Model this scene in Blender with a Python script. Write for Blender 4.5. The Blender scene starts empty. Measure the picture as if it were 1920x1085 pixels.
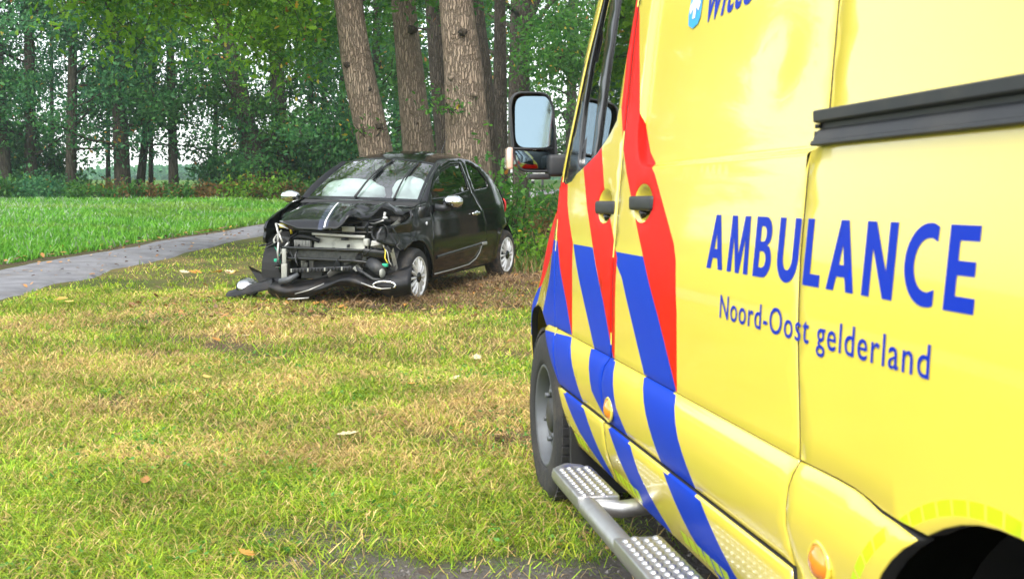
import bpy, bmesh, math, random
import numpy as np
from mathutils import Vector, Matrix
from mathutils.geometry import delaunay_2d_cdt

rng = np.random.default_rng(7)
random.seed(7)
sc = bpy.context.scene
COL = sc.collection
R = math.radians

# ------------------------------------------------------------ camera, sky, sun, exposure
CAM_H = 1.24
cd = bpy.data.cameras.new('camera')
cam = bpy.data.objects.new('camera', cd)
COL.objects.link(cam)
cam.location = (0, 0, CAM_H)
cam.rotation_euler = (R(90) - math.atan((542.5 - 372) / 2250), 0, 0)
cd.sensor_width = 36
cd.lens = 2250 / 1920 * 36
cd.clip_start = .05
cd.clip_end = 2000
cd.dof.use_dof = True
cd.dof.focus_distance = 10.5
cd.dof.aperture_fstop = 9.0
sc.camera = cam

SUN_EL, SUN_AZ = R(52), R(200)
world = bpy.data.worlds.new('World')
sc.world = world
world.use_nodes = True
nt = world.node_tree
nt.nodes.clear()
sky = nt.nodes.new('ShaderNodeTexSky')
sky.sky_type = 'NISHITA'
sky.sun_disc = False
sky.sun_elevation = SUN_EL
sky.sun_rotation = SUN_AZ
sky.air_density = 1.0
sky.dust_density = 1.5
sky.ozone_density = 1.0
hs = nt.nodes.new('ShaderNodeHueSaturation')      # an overcast sky: the blue is veiled by cloud
hs.inputs['Saturation'].default_value = .22
bg = nt.nodes.new('ShaderNodeBackground')
bg.inputs['Strength'].default_value = .15
wo = nt.nodes.new('ShaderNodeOutputWorld')
nt.links.new(sky.outputs[0], hs.inputs['Color'])
nt.links.new(hs.outputs[0], bg.inputs['Color'])
nt.links.new(bg.outputs[0], wo.inputs['Surface'])

sl = bpy.data.lights.new('sun', 'SUN')
sl.energy = 1.0
sl.angle = R(25)
sl.color = (1, .96, .9)
so = bpy.data.objects.new('sun', sl)
COL.objects.link(so)
# sky sun_rotation is measured from +Y towards +X
sd = Vector((math.sin(SUN_AZ) * math.cos(SUN_EL), math.cos(SUN_AZ) * math.cos(SUN_EL), math.sin(SUN_EL)))
so.rotation_euler = sd.to_track_quat('Z', 'Y').to_euler()
so.location = (0, 0, 30)

sc.view_settings.view_transform = 'Standard'
sc.view_settings.look = 'None'
sc.view_settings.exposure = 1.75
sc.view_settings.gamma = 1
sc.view_settings.use_curve_mapping = False
sc.render.engine = 'CYCLES'
cy_ = sc.cycles
cy_.max_bounces = 8
cy_.diffuse_bounces = 4
cy_.glossy_bounces = 4
cy_.transmission_bounces = 6
cy_.transparent_max_bounces = 12
cy_.volume_bounces = 1
cy_.caustics_reflective = False
cy_.caustics_refractive = False
cy_.use_denoising = True
cy_.volume_step_rate = 4

# ------------------------------------------------------------ helpers
def lin(r, g, b):
    f = lambda c: c / 12.92 if c <= .04045 else ((c + .055) / 1.055) ** 2.4
    return (f(r / 255), f(g / 255), f(b / 255), 1)

def c4(c): return tuple(c) if len(c) == 4 else tuple(c) + (1,)

def mat(name, base=(.5, .5, .5), rough=.5, metal=0, coat=0, spec=.5, noise=0, nscale=20, bump=0, bscale=60,
        col2=None, transl=0, dirt=None, attr=None, sheen=0):
    """Principled material with optional colour mottling, bump and dirt."""
    m = bpy.data.materials.new(name)
    m.use_nodes = True
    t = m.node_tree
    p = t.nodes['Principled BSDF']
    p.inputs['Base Color'].default_value = c4(base)
    p.inputs['Roughness'].default_value = rough
    p.inputs['Metallic'].default_value = metal
    p.inputs['Coat Weight'].default_value = coat
    p.inputs['Coat Roughness'].default_value = .04
    p.inputs['Specular IOR Level'].default_value = spec
    tc = t.nodes.new('ShaderNodeTexCoord')
    colsock = None
    if attr:
        a = t.nodes.new('ShaderNodeAttribute'); a.attribute_name = attr
        colsock = a.outputs['Color']
    if noise or col2 is not None:
        n = t.nodes.new('ShaderNodeTexNoise')
        n.inputs['Scale'].default_value = nscale
        n.inputs['Detail'].default_value = 6
        t.links.new(tc.outputs['Object'], n.inputs['Vector'])
        ramp = t.nodes.new('ShaderNodeMapRange')
        ramp.inputs[1].default_value = .35; ramp.inputs[2].default_value = .65
        t.links.new(n.outputs['Fac'], ramp.inputs[0])
        mx = t.nodes.new('ShaderNodeMix'); mx.data_type = 'RGBA'
        b2 = col2 if col2 is not None else tuple(v * (1 - noise) for v in base[:3])
        mx.inputs[6].default_value = c4(base); mx.inputs[7].default_value = c4(b2)
        t.links.new(ramp.outputs[0], mx.inputs[0])
        if colsock is not None: t.links.new(colsock, mx.inputs[6])
        colsock = mx.outputs[2]
    if dirt:
        dc, damt, dsc = dirt
        n = t.nodes.new('ShaderNodeTexNoise'); n.inputs['Scale'].default_value = dsc; n.inputs['Detail'].default_value = 9
        n.inputs['Roughness'].default_value = .65
        t.links.new(tc.outputs['Object'], n.inputs['Vector'])
        mr = t.nodes.new('ShaderNodeMapRange'); mr.inputs[1].default_value = .48; mr.inputs[2].default_value = .72
        mr.inputs[4].default_value = damt
        t.links.new(n.outputs['Fac'], mr.inputs[0])
        mx = t.nodes.new('ShaderNodeMix'); mx.data_type = 'RGBA'
        mx.inputs[6].default_value = c4(base); mx.inputs[7].default_value = c4(dc)
        if colsock is not None: t.links.new(colsock, mx.inputs[6])
        t.links.new(mr.outputs[0], mx.inputs[0])
        colsock = mx.outputs[2]
        mr2 = t.nodes.new('ShaderNodeMapRange'); mr2.inputs[3].default_value = rough; mr2.inputs[4].default_value = min(1, rough + .5 * damt)
        t.links.new(n.outputs['Fac'], mr2.inputs[0])
        t.links.new(mr2.outputs[0], p.inputs['Roughness'])
    if colsock is not None: t.links.new(colsock, p.inputs['Base Color'])
    if bump:
        n = t.nodes.new('ShaderNodeTexNoise'); n.inputs['Scale'].default_value = bscale; n.inputs['Detail'].default_value = 8
        t.links.new(tc.outputs['Object'], n.inputs['Vector'])
        bn = t.nodes.new('ShaderNodeBump'); bn.inputs['Strength'].default_value = bump; bn.inputs['Distance'].default_value = .02
        t.links.new(n.outputs['Fac'], bn.inputs['Height']); t.links.new(bn.outputs[0], p.inputs['Normal'])
    if transl:
        tr = t.nodes.new('ShaderNodeBsdfTranslucent')
        if colsock is not None: t.links.new(colsock, tr.inputs['Color'])
        else: tr.inputs['Color'].default_value = c4(base)
        ms = t.nodes.new('ShaderNodeMixShader'); ms.inputs[0].default_value = transl
        out = t.nodes['Material Output']
        t.links.new(p.outputs[0], ms.inputs[1]); t.links.new(tr.outputs[0], ms.inputs[2]); t.links.new(ms.outputs[0], out.inputs['Surface'])
    return m

def glass_mat(name, tint=(.8, .9, .86), refl=1.0, rough=.0, extra=.04, speck=0):
    """thin window glass: tinted see-through with a fresnel reflection (and rain specks)"""
    m = bpy.data.materials.new(name); m.use_nodes = True
    t = m.node_tree; t.nodes.clear()
    out = t.nodes.new('ShaderNodeOutputMaterial')
    tr = t.nodes.new('ShaderNodeBsdfTransparent'); tr.inputs[0].default_value = c4(tint)
    gl = t.nodes.new('ShaderNodeBsdfGlossy'); gl.inputs['Roughness'].default_value = rough; gl.inputs[0].default_value = (1, 1, 1, 1)
    fr = t.nodes.new('ShaderNodeFresnel'); fr.inputs[0].default_value = 1.52
    ma = t.nodes.new('ShaderNodeMath'); ma.operation = 'MULTIPLY_ADD'; ma.use_clamp = True
    ma.inputs[1].default_value = refl; ma.inputs[2].default_value = extra
    ms = t.nodes.new('ShaderNodeMixShader')
    t.links.new(fr.outputs[0], ma.inputs[0]); t.links.new(ma.outputs[0], ms.inputs[0])
    t.links.new(tr.outputs[0], ms.inputs[1]); t.links.new(gl.outputs[0], ms.inputs[2])
    last = ms.outputs[0]
    if speck:
        tc = t.nodes.new('ShaderNodeTexCoord')
        v = t.nodes.new('ShaderNodeTexVoronoi'); v.inputs['Scale'].default_value = speck
        t.links.new(tc.outputs['Object'], v.inputs['Vector'])
        mr = t.nodes.new('ShaderNodeMapRange'); mr.inputs[1].default_value = .12; mr.inputs[2].default_value = .3
        mr.inputs[3].default_value = .45; mr.inputs[4].default_value = 0
        t.links.new(v.outputs['Distance'], mr.inputs[0])
        df = t.nodes.new('ShaderNodeBsdfDiffuse'); df.inputs[0].default_value = (.6, .62, .62, 1)
        m2 = t.nodes.new('ShaderNodeMixShader')
        t.links.new(mr.outputs[0], m2.inputs[0]); t.links.new(last, m2.inputs[1]); t.links.new(df.outputs[0], m2.inputs[2])
        last = m2.outputs[0]
    t.links.new(last, out.inputs['Surface'])
    return m

def new_obj(name, me, parent=None, m=None, smooth=True):
    o = bpy.data.objects.new(name, me)
    COL.objects.link(o)
    if parent is not None: o.parent = parent
    if m is not None:
        for mm in (m if isinstance(m, (list, tuple)) else [m]): me.materials.append(mm)
    return o

def np_mesh(name, V, Fc, parent=None, m=None, smooth=True, mi=None, cols=None):
    """V (n,3); Fc list of index tuples or (k,j) array"""
    me = bpy.data.meshes.new(name)
    V = np.asarray(V, dtype=np.float32)
    if isinstance(Fc, np.ndarray):
        k, j = Fc.shape
        me.vertices.add(len(V)); me.vertices.foreach_set('co', V.ravel())
        me.loops.add(k * j); me.loops.foreach_set('vertex_index', Fc.astype(np.int32).ravel())
        me.polygons.add(k)
        me.polygons.foreach_set('loop_start', np.arange(0, k * j, j, dtype=np.int32))
        me.polygons.foreach_set('loop_total', np.full(k, j, dtype=np.int32))
    else:
        me.from_pydata([tuple(map(float, v)) for v in V], [], [tuple(int(i) for i in f) for f in Fc])
    if mi is not None: me.polygons.foreach_set('material_index', np.asarray(mi, dtype=np.int32))
    me.polygons.foreach_set('use_smooth', np.full(len(me.polygons), smooth))
    if cols is not None:
        ca = me.color_attributes.new('col', 'FLOAT_COLOR', 'POINT')
        c = np.ones((len(V), 4), dtype=np.float32); c[:, :3] = cols
        ca.data.foreach_set('color', c.ravel())
    me.update(calc_edges=True)
    me.validate()
    return new_obj(name, me, parent, m)

def empty(name, M=None, label=None, cat=None, group=None):
    o = bpy.data.objects.new(name, None); COL.objects.link(o)
    o.empty_display_size = .2
    if M is not None: o.matrix_world = M
    tag(o, label, cat, group)
    return o

def tag(o, label=None, cat=None, group=None, kind=None):
    if label: o['label'] = label
    if cat: o['category'] = cat
    if group: o['group'] = group
    if kind: o['kind'] = kind
    return o

class MB:
    """collects shapes into one mesh"""
    def __init__(s): s.V = []; s.F = []; s.n = 0
    def add(s, V, F):
        V = [tuple(map(float, v)) for v in V]
        s.V += V; s.F += [tuple(i + s.n for i in f) for f in F]; s.n += len(V); return s
    def box(s, c, d, rot=None, bev=0):
        c = np.array(c, float); h = np.array(d, float) / 2
        if bev <= 0:
            P = np.array([[sx, sy, sz] for sx in (-1, 1) for sy in (-1, 1) for sz in (-1, 1)]) * h
            Fq = [(0, 1, 3, 2), (4, 6, 7, 5), (0, 4, 5, 1), (2, 3, 7, 6), (0, 2, 6, 4), (1, 5, 7, 3)]
        else:
            bm = bmesh.new(); bmesh.ops.create_cube(bm, size=1)
            for v in bm.verts: v.co = Vector([v.co[i] * 2 * h[i] for i in range(3)])
            bmesh.ops.bevel(bm, geom=bm.edges[:], offset=bev, segments=2, profile=.6, affect='EDGES')
            bm.verts.index_update()
            P = np.array([v.co[:] for v in bm.verts]); Fq = [tuple(v.index for v in f.verts) for f in bm.faces]; bm.free()
        if rot is not None: P = P @ np.array(rot).T
        return s.add(P + c, Fq)
    def tube(s, pts, r, n=8, cap=True):
        pts = [Vector(p) for p in pts]; k = len(pts)
        rr = r if isinstance(r, (list, tuple, np.ndarray)) else [r] * k
        V = []; F = []
        prev = None
        for i, p in enumerate(pts):
            t = (pts[min(i + 1, k - 1)] - pts[max(i - 1, 0)]).normalized()
            if prev is None:
                a = Vector((0, 0, 1)) if abs(t.z) < .9 else Vector((1, 0, 0))
                x = t.cross(a).normalized()
            else:
                x = (prev - t * prev.dot(t)).normalized()
            prev = x; y = t.cross(x)
            for j in range(n):
                a = 2 * math.pi * j / n
                V.append(p + (x * math.cos(a) + y * math.sin(a)) * rr[i])
        for i in range(k - 1):
            for j in range(n):
                F.append((i * n + j, i * n + (j + 1) % n, (i + 1) * n + (j + 1) % n, (i + 1) * n + j))
        if cap: F.append(tuple(range(n))[::-1]); F.append(tuple((k - 1) * n + j for j in range(n)))
        return s.add(V, F)
    def lathe(s, prof, n=32, axis='y', c=(0, 0, 0)):
        """prof: (radius, offset along axis)"""
        V = []; F = []
        for (r, a) in prof:
            for j in range(n):
                q = 2 * math.pi * j / n; e, f = r * math.cos(q), r * math.sin(q)
                V.append({'y': (e, a, f), 'z': (e, f, a), 'x': (a, e, f)}[axis])
        V = np.array(V) + np.array(c)
        for i in range(len(prof) - 1):
            for j in range(n):
                F.append((i * n + j, i * n + (j + 1) % n, (i + 1) * n + (j + 1) % n, (i + 1) * n + j))
        return s.add(V, F)
    def grid(s, G, closed=False):
        """G (a,b,3)"""
        G = np.asarray(G); a, b = G.shape[:2]; F = []
        for i in range(a - 1):
            for j in range(b - 1 if not closed else b):
                F.append((i * b + j, i * b + (j + 1) % b, (i + 1) * b + (j + 1) % b, (i + 1) * b + j))
        return s.add(G.reshape(-1, 3), F)
    def blob(s, c, r, n=10, jit=0):
        bm = bmesh.new(); bmesh.ops.create_icosphere(bm, subdivisions=2, radius=1)
        P = np.array([v.co[:] for v in bm.verts]); F = [tuple(v.index for v in f.verts) for f in bm.faces]; bm.free()
        if jit: P *= (1 + rng.normal(0, jit, (len(P), 1)))
        return s.add(P * np.array(r) + np.array(c), F)
    def build(s, name, m, parent=None, smooth=True, flip_y=False):
        V = np.array(s.V)
        if flip_y: V = V * np.array([1, -1, 1])
        o = np_mesh(name, V, s.F, parent, m, smooth)
        return o

def auto_sharp(o, ang=35):
    bm = bmesh.new(); bm.from_mesh(o.data)
    bmesh.ops.recalc_face_normals(bm, faces=bm.faces[:])
    for e in bm.edges:
        e.smooth = not (len(e.link_faces) == 2 and e.calc_face_angle(0) > R(ang))
    bm.to_mesh(o.data); bm.free()
    return o

def smooth_fn(xs, ys, sig):
    """smoothed piecewise-linear function"""
    xs = np.array(xs, float); ys = np.array(ys, float)
    g = np.linspace(xs[0] - 4 * sig, xs[-1] + 4 * sig, 1200)
    sl0 = (ys[1] - ys[0]) / (xs[1] - xs[0]); sl1 = (ys[-1] - ys[-2]) / (xs[-1] - xs[-2])
    y = np.interp(g, xs, ys)
    y = np.where(g < xs[0], ys[0] + sl0 * (g - xs[0]), np.where(g > xs[-1], ys[-1] + sl1 * (g - xs[-1]), y))
    k = np.arange(-60, 61) * (g[1] - g[0]); wgt = np.exp(-.5 * (k / sig) ** 2); wgt /= wgt.sum()
    yp = np.pad(y, 60, mode='edge'); ysm = np.convolve(yp, wgt, mode='valid')
    return lambda v: np.interp(v, g, ysm)

def in_poly(P, poly):
    P = np.asarray(P); poly = np.asarray(poly); x, y = P[:, 0], P[:, 1]
    ins = np.zeros(len(P), bool); n = len(poly)
    for i in range(n):
        x0, y0 = poly[i]; x1, y1 = poly[(i + 1) % n]
        if y0 == y1: continue
        c = ((y0 > y) != (y1 > y)) & (x < (x1 - x0) * (y - y0) / (y1 - y0) + x0)
        ins ^= c
    return ins

def resample(poly, step, closed=True):
    poly = np.asarray(poly, float); out = []
    n = len(poly)
    for i in range(n if closed else n - 1):
        a = poly[i]; b = poly[(i + 1) % n]
        k = max(1, int(math.ceil(np.linalg.norm(b - a) / step)))
        for j in range(k): out.append(a + (b - a) * j / k)
    if not closed: out.append(poly[-1])
    return np.array(out)

def chaikin(poly, it=2, closed=True):
    P = np.asarray(poly, float)
    for _ in range(it):
        if closed:
            Q = np.roll(P, -1, 0); P = np.stack([P * .75 + Q * .25, P * .25 + Q * .75], 1).reshape(-1, 2)
        else:
            Q = P[1:]; A = P[:-1]; M = np.stack([A * .75 + Q * .25, A * .25 + Q * .75], 1).reshape(-1, 2)
            P = np.vstack([P[:1], M, P[-1:]])
    return P

def poly_normals(P):
    """outward 2D normals of a closed polygon"""
    a = np.roll(P, 1, 0); b = np.roll(P, -1, 0); t = b - a
    t /= np.linalg.norm(t, axis=1, keepdims=True) + 1e-12
    n = np.c_[t[:, 1], -t[:, 0]]
    x, y = P[:, 0], P[:, 1]
    area = np.sum(x * np.roll(y, -1) - np.roll(x, -1) * y)
    return n if area > 0 else -n

def panel(name, poly, surf, m, parent, step=.05, holes=(), flange=.02, rad=.003, lines=(), regions=(), flip_y=False, extra=None, inset=0.0, smooth=True, edge_mi=None):
    """sheet-metal panel: polygon in (a,b) parameters laid on surf(a,b,depth)->xyz with rounded, turned-in edges.
    regions: list of (poly, material_index) that colour the sheet with film of another colour"""
    poly = resample(poly, step)
    if inset: poly = poly - poly_normals(poly) * inset
    hs_ = [resample(h, step) for h in holes]
    pts = []; edges = []
    def addloop(P, closed=True):
        s0 = len(pts); pts.extend(P.tolist()); n = len(P)
        edges.extend([(s0 + i, s0 + (i + 1) % n) for i in range(n if closed else n - 1)])
    nout = len(poly); addloop(poly)
    hoff = []
    for h in hs_: hoff.append(len(pts)); addloop(h)
    for l, cl in lines: addloop(resample(l, step, cl), cl)
    for rp, _ in regions: addloop(resample(rp, step))
    lo = poly.min(0); hi = poly.max(0)
    gx = np.arange(lo[0] + step / 2, hi[0], step); gy = np.arange(lo[1] + step / 2, hi[1], step)
    if len(gx) and len(gy):
        G = np.array([(x + (step / 2 if j % 2 else 0), y) for j, y in enumerate(gy) for x in gx])
        k = in_poly(G, poly)
        for h in hs_: k &= ~in_poly(G, h)
        G = G[k]
        # keep grid points a little away from the outlines
        B = np.array(pts)
        if len(G):
            d = np.min(np.linalg.norm(G[:, None, :] - B[None, :, :], axis=2), axis=1); G = G[d > step * .35]
        pts.extend(G.tolist())
    if extra is not None: pts.extend([list(e) for e in extra])
    vo, _, fo, ov, _, _ = delaunay_2d_cdt([Vector(p) for p in pts], edges, [], 0, 1e-6)
    P2 = np.array([(v.x, v.y) for v in vo])
    T = np.array(fo)
    cen = P2[T].mean(1)
    k = in_poly(cen, poly)
    for h in hs_: k &= ~in_poly(cen, h)
    T = T[k]; cen = cen[k]
    mi = np.zeros(len(T), int)
    for rp, idx in regions: mi[in_poly(cen, rp)] = idx
    V = surf(P2[:, 0], P2[:, 1], np.zeros(len(P2)))
    V = list(V); F = [tuple(t) for t in T]; MI = list(mi)
    used = np.zeros(len(P2), bool); used[T.ravel()] = True
    # rounded, turned-in edges
    inv = {}
    for newi, olds in enumerate(ov):
        for o_ in olds: inv[o_] = newi
    e2m = {}
    for t, q in zip(T, mi):
        for a, b in ((t[0], t[1]), (t[1], t[2]), (t[2], t[0])): e2m[(min(a, b), max(a, b))] = q
    if flange > 0:
        for s0, P, sgn in [(0, poly, 1)] + [(o_, h, -1) for o_, h in zip(hoff, hs_)]:
            n = len(P); N = poly_normals(P) * sgn
            ring0 = [inv[s0 + i] for i in range(n)]
            rings = [ring0]
            for off, dep in ((rad * .7, rad * .3), (rad, rad)) + () + ((rad, flange),):
                Q = P + N * off; b0 = len(V); V.extend(list(surf(Q[:, 0], Q[:, 1], np.full(n, -dep)))); rings.append([b0 + i for i in range(n)])
            for r0, r1 in zip(rings[:-1], rings[1:]):
                for i in range(n):
                    j = (i + 1) % n
                    F.append((r0[i], r0[j], r1[j], r1[i])); a, b = ring0[i], ring0[j]
                    MI.append(edge_mi if edge_mi is not None and r1 is rings[-1] else e2m.get((min(a, b), max(a, b)), 0))  # edge_mi colours the innermost flange dark, as shade inside the panel gap
    V = np.array(V)
    if flip_y: V = V * np.array([1, -1, 1])
    o = np_mesh(name, V, F, parent, m, smooth, MI)
    # drop stray vertices, make normals agree
    bm = bmesh.new(); bm.from_mesh(o.data)
    bmesh.ops.delete(bm, geom=[v for v in bm.verts if not v.link_faces], context='VERTS')
    bmesh.ops.recalc_face_normals(bm, faces=bm.faces[:])
    bm.to_mesh(o.data); bm.free()
    return o

def circle(c, r, n=32, a0=0, a1=360):
    A = np.radians(np.linspace(a0, a1, n, endpoint=(a1 - a0) % 360 != 0))
    r = (r, r) if np.isscalar(r) else r
    return np.c_[c[0] + r[0] * np.cos(A), c[1] + r[1] * np.sin(A)]

def sstep(x, a=0., b=1.):
    t = np.clip((np.asarray(x, float) - a) / (b - a), 0, 1); return t * t * (3 - 2 * t)

def vnoise(x, y, seed=0):
    """smooth 2D value noise in -1..1"""
    x = np.asarray(x, float); y = np.asarray(y, float)
    xi = np.floor(x).astype(np.int64); yi = np.floor(y).astype(np.int64); fx = x - xi; fy = y - yi
    fx = fx * fx * (3 - 2 * fx); fy = fy * fy * (3 - 2 * fy)
    def h(a, b):
        n = (a * 374761393 + b * 668265263 + seed * 1442695041) & 0x7fffffff
        n = ((n ^ (n >> 13)) * 1274126177) & 0x7fffffff
        return ((n ^ (n >> 16)) & 0xffff) / 32767.5 - 1
    return (h(xi, yi) * (1 - fx) + h(xi + 1, yi) * fx) * (1 - fy) + (h(xi, yi + 1) * (1 - fx) + h(xi + 1, yi + 1) * fx) * fy

def fnoise(x, y, seed=0, o=3):
    s = 0; a = 1; t = 0
    for i in range(o): s = s + a * vnoise(np.asarray(x) * 2 ** i, np.asarray(y) * 2 ** i, seed + i); t += a; a *= .5
    return s / t
# ============================================================ SETTING
def zbase(X, Y):
    Y = np.minimum(np.asarray(Y, float), 95.)
    return .042 * np.log1p(np.exp(np.clip((Y - 6) / 1.2, -40, 60)))

def zg(X, Y):
    X = np.asarray(X, float); Y = np.asarray(Y, float)
    z = zbase(X, Y)
    near = np.exp(-((Y - 9) / 14) ** 2) * np.exp(-(X / 16) ** 2)
    z = z + near * (.022 * vnoise(X * 1.1, Y * 1.1, 3) + .012 * vnoise(X * 3.1, Y * 3.1, 5)) * sstep(Y, 4.5, 7.5)
    # soil thrown up beside and under the car
    z = z + .11 * np.exp(-((X - .25) / .75) ** 2 - ((Y - 12.95) / .75) ** 2)
    z = z + .07 * np.exp(-((X + 1.0) / .55) ** 2 - ((Y - 11.45) / .35) ** 2)
    z = z + .10 * np.exp(-((X - 1.0) / .9) ** 2 - ((Y - 14.3) / 1.0) ** 2)
    z = z - .058 * sstep(X, -.7, .1) * sstep(6.6 - Y, 0, 1.2)
    m = np.exp(-((X - .35) / 1.1) ** 2 - ((Y - 13) / 1.1) ** 2)
    z = z + m * .045 * vnoise(X * 5, Y * 5, 9)
    z = z + .10 * sstep(-X, 6.2, 8.2) * sstep(Y, 12, 15) * (1 - sstep(Y, 45, 60))
    return z

PATH_L = np.array([(-7.3, 2.), (-6.95, 10.), (-6.57, 15.4), (-6.26, 17.7), (-5.9, 20.9), (-5.25, 25.3), (-4.3, 30), (-2.6, 37), (0.5, 48), (5, 62)])
PATH_R = np.array([(-5.75, 2.), (-5.35, 9.), (-5.12, 12.), (-5.06, 14.45), (-4.88, 17.66), (-4.72, 20.), (-4.35, 24.), (-3.1, 29.5), (-1.4, 36.4), (1.8, 47), (6.5, 61)])
def path_lr(Y):
    l = np.interp(Y, PATH_L[:, 1], PATH_L[:, 0]); r = np.interp(Y, PATH_R[:, 1], PATH_R[:, 0]); return l, r

DRY = [(-1.8, 10.0, .9, .6, 1.1), (-.25, 6.4, .55, .45, .9), (-.1, 7.2, .5, .6, .8), (-3.0, 8.3, .8, .6, .8), (-2.6, 6.7, .6, .4, .8),
       (-1.5, 7.4, .5, .35, .6), (-2.9, 11.2, 1.2, .5, .7), (-4.2, 10.4, .8, .7, .6), (.3, 9.3, .5, .8, .5), (-1.0, 5.6, .5, .25, .5), (.15, 5.9, .3, .5, .8)]
def dryness(X, Y):
    d = .08 + .58 * fnoise(X * .9, Y * .9, 21, 3) + .3 * fnoise(X * 3.2, Y * 3.2, 31, 2)
    for cx, cy0, rx, ry, a in DRY: d = d + .9 * a * np.exp(-((X - cx) / rx) ** 2 - ((Y - cy0) / ry) ** 2)
    d = d - .45 * sstep(-Y, -5.3, -4.2)
    l, r = path_lr(Y)
    d = d - 1.2 * sstep(l - X, -.1, .8)            # the field beyond the path stays green
    return np.clip(d, 0, 1)
def soil(X, Y):
    """bare earth: churned ground by the car, road edge in front, path verge"""
    s = 1.0 * np.exp(-((X - .1) / .95) ** 2 - ((Y - 13.0) / .85) ** 2) + .9 * np.exp(-((X - 1.3) / 1.0) ** 2 - ((Y - 14.5) / 1.3) ** 2)
    s = s + .9 * np.exp(-((X + .9) / .6) ** 2 - ((Y - 11.5) / .3) ** 2) + .8 * np.exp(-((X + 1.6) / 1.) ** 2 - ((Y - 12.6) / 1.2) ** 2)
    s = s + .55 * np.exp(-((X - .35) / .35) ** 2 - ((Y - 11) / 1.0) ** 2)
    s = s + .9 * np.exp(-((X + .35) / .2) ** 2 - ((Y - 6.0) / .13) ** 2) + .7 * np.exp(-((X + 1.9) / .3) ** 2 - ((Y - 10.9) / .1) ** 2)
    s = s + .7 * np.exp(-((X + .05) / .2) ** 2 - ((Y - 6.5) / .15) ** 2) + .5 * np.exp(-((X + 2.25) / .3) ** 2 - ((Y - 7.4) / .15) ** 2)
    s = s + .8 * np.exp(-((X + 3.4) / .28) ** 2 - ((Y - 11.4) / .13) ** 2) + .5 * np.exp(-((X + 2.8) / .3) ** 2 - ((Y - 9.2) / .12) ** 2)
    s = s + .75 * sstep(fnoise(X * 1.9 + 3, Y * 2.3, 141, 3), .34, .52) * sstep(Y, 4.6, 5.4) * (1 - sstep(Y, 13, 15)) * (X > path_lr(Y)[1] + .5)
    l, r = path_lr(Y)
    s = s + .75 * np.exp(-((X - l + .22) / .2) ** 2) * sstep(Y, 12, 15)
    s = s + .30 * fnoise(X * 2.3, Y * 2.3, 44, 2) * (s > .12)
    return np.clip(s, 0, 1)
def gravel(X, Y):
    edge = 4.22 + .12 * (X + .2) + .22 * fnoise(X * 1.8, Y * 1.8, 51, 3)
    g = sstep(edge - Y, -.10, .18) * sstep(X, -.95, -.35)
    pat = sstep(fnoise(X * 1.6 + 5, Y * 2.2, 57, 3), .1, .38) * sstep(4.7 - Y, 0, .4)
    van = sstep(X - (1.0 - (Y - 4) * .16 - .95), 0, .5) * sstep(5.4 - Y, 0, .5) * .8     # bare under the van
    return np.clip(np.maximum(np.maximum(g, pat * .7), van), 0, 1)

def axis(a, b, step, lo, hi, g=1.25):
    c = list(np.arange(a, b + 1e-6, step)); s = step
    x = c[-1]
    while x < hi: s *= g; x += s; c.append(min(x, hi))
    s = step; x = c[0]
    while x > lo: s *= g; x -= s; c.insert(0, max(x, lo))
    return np.array(c)
gx = axis(-9, 3.5, .10, -420, 420); gy = axis(3, 17, .10, -160, 700)
GX, GY = np.meshgrid(gx, gy)
GZ = zg(GX, GY)
n0, n1 = GX.shape
idx = np.arange(n0 * n1).reshape(n0, n1)
gf = np.stack([idx[:-1, :-1], idx[:-1, 1:], idx[1:, 1:], idx[1:, :-1]], -1).reshape(-1, 4)
d_ = dryness(GX, GY)[..., None]; s_ = soil(GX, GY)[..., None]; g_ = gravel(GX, GY)[..., None]
fld = sstep(path_lr(GY)[0] - GX, .1, .7)[..., None]
gc = np.array([.055, .070, .012]) * (1 - d_) + np.array([.24, .165, .062]) * d_
gc = gc * (1 - fld) + np.array([.06, .14, .015]) * fld
gc = gc * (1 - s_) + np.array([.085, .055, .036]) * s_
gc = gc * (1 - g_) + np.array([.105, .095, .088]) * g_
m_ground = mat('ground_turf', (.1, .1, .05), .95, spec=.2, attr='col', noise=.6, nscale=9, col2=(.08, .055, .035), bump=.9, bscale=45)
for nd in m_ground.node_tree.nodes:
    if nd.type == 'MAP_RANGE': nd.inputs[1].default_value = .5; nd.inputs[2].default_value = .8
ground = np_mesh('ground', np.stack([GX, GY, GZ], -1).reshape(-1, 3), gf, None, m_ground, True, cols=gc.reshape(-1, 3))
tag(ground, kind='structure')

# cycle path, its own sheet with a little thickness
ys = np.arange(2., 60, .25)
l_, r_ = path_lr(ys)
l_ = l_ + .05 * vnoise(ys * 1.3, ys * 0, 71); r_ = r_ + .09 * vnoise(ys * 1.1, ys * 0 + 3, 72)
ts = np.linspace(0, 1, 13)
PX = l_[:, None] * (1 - ts) + r_[:, None] * ts; PY = ys[:, None] + 0 * PX
PZ = zg(PX, PY) + .02 + .02 * (1 - (2 * ts - 1) ** 2)
PZ[:, 0] -= .06; PZ[:, -1] -= .06
m_path = mat('worn_asphalt', (.21, .21, .225), .8, spec=.35, noise=.35, nscale=3, bump=.5, bscale=160, dirt=((.13, .11, .08), .35, 2.2))
mb = MB(); mb.grid(np.stack([PX, PY, PZ], -1))
path = mb.build('path', m_path); tag(path, kind='structure')

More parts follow.
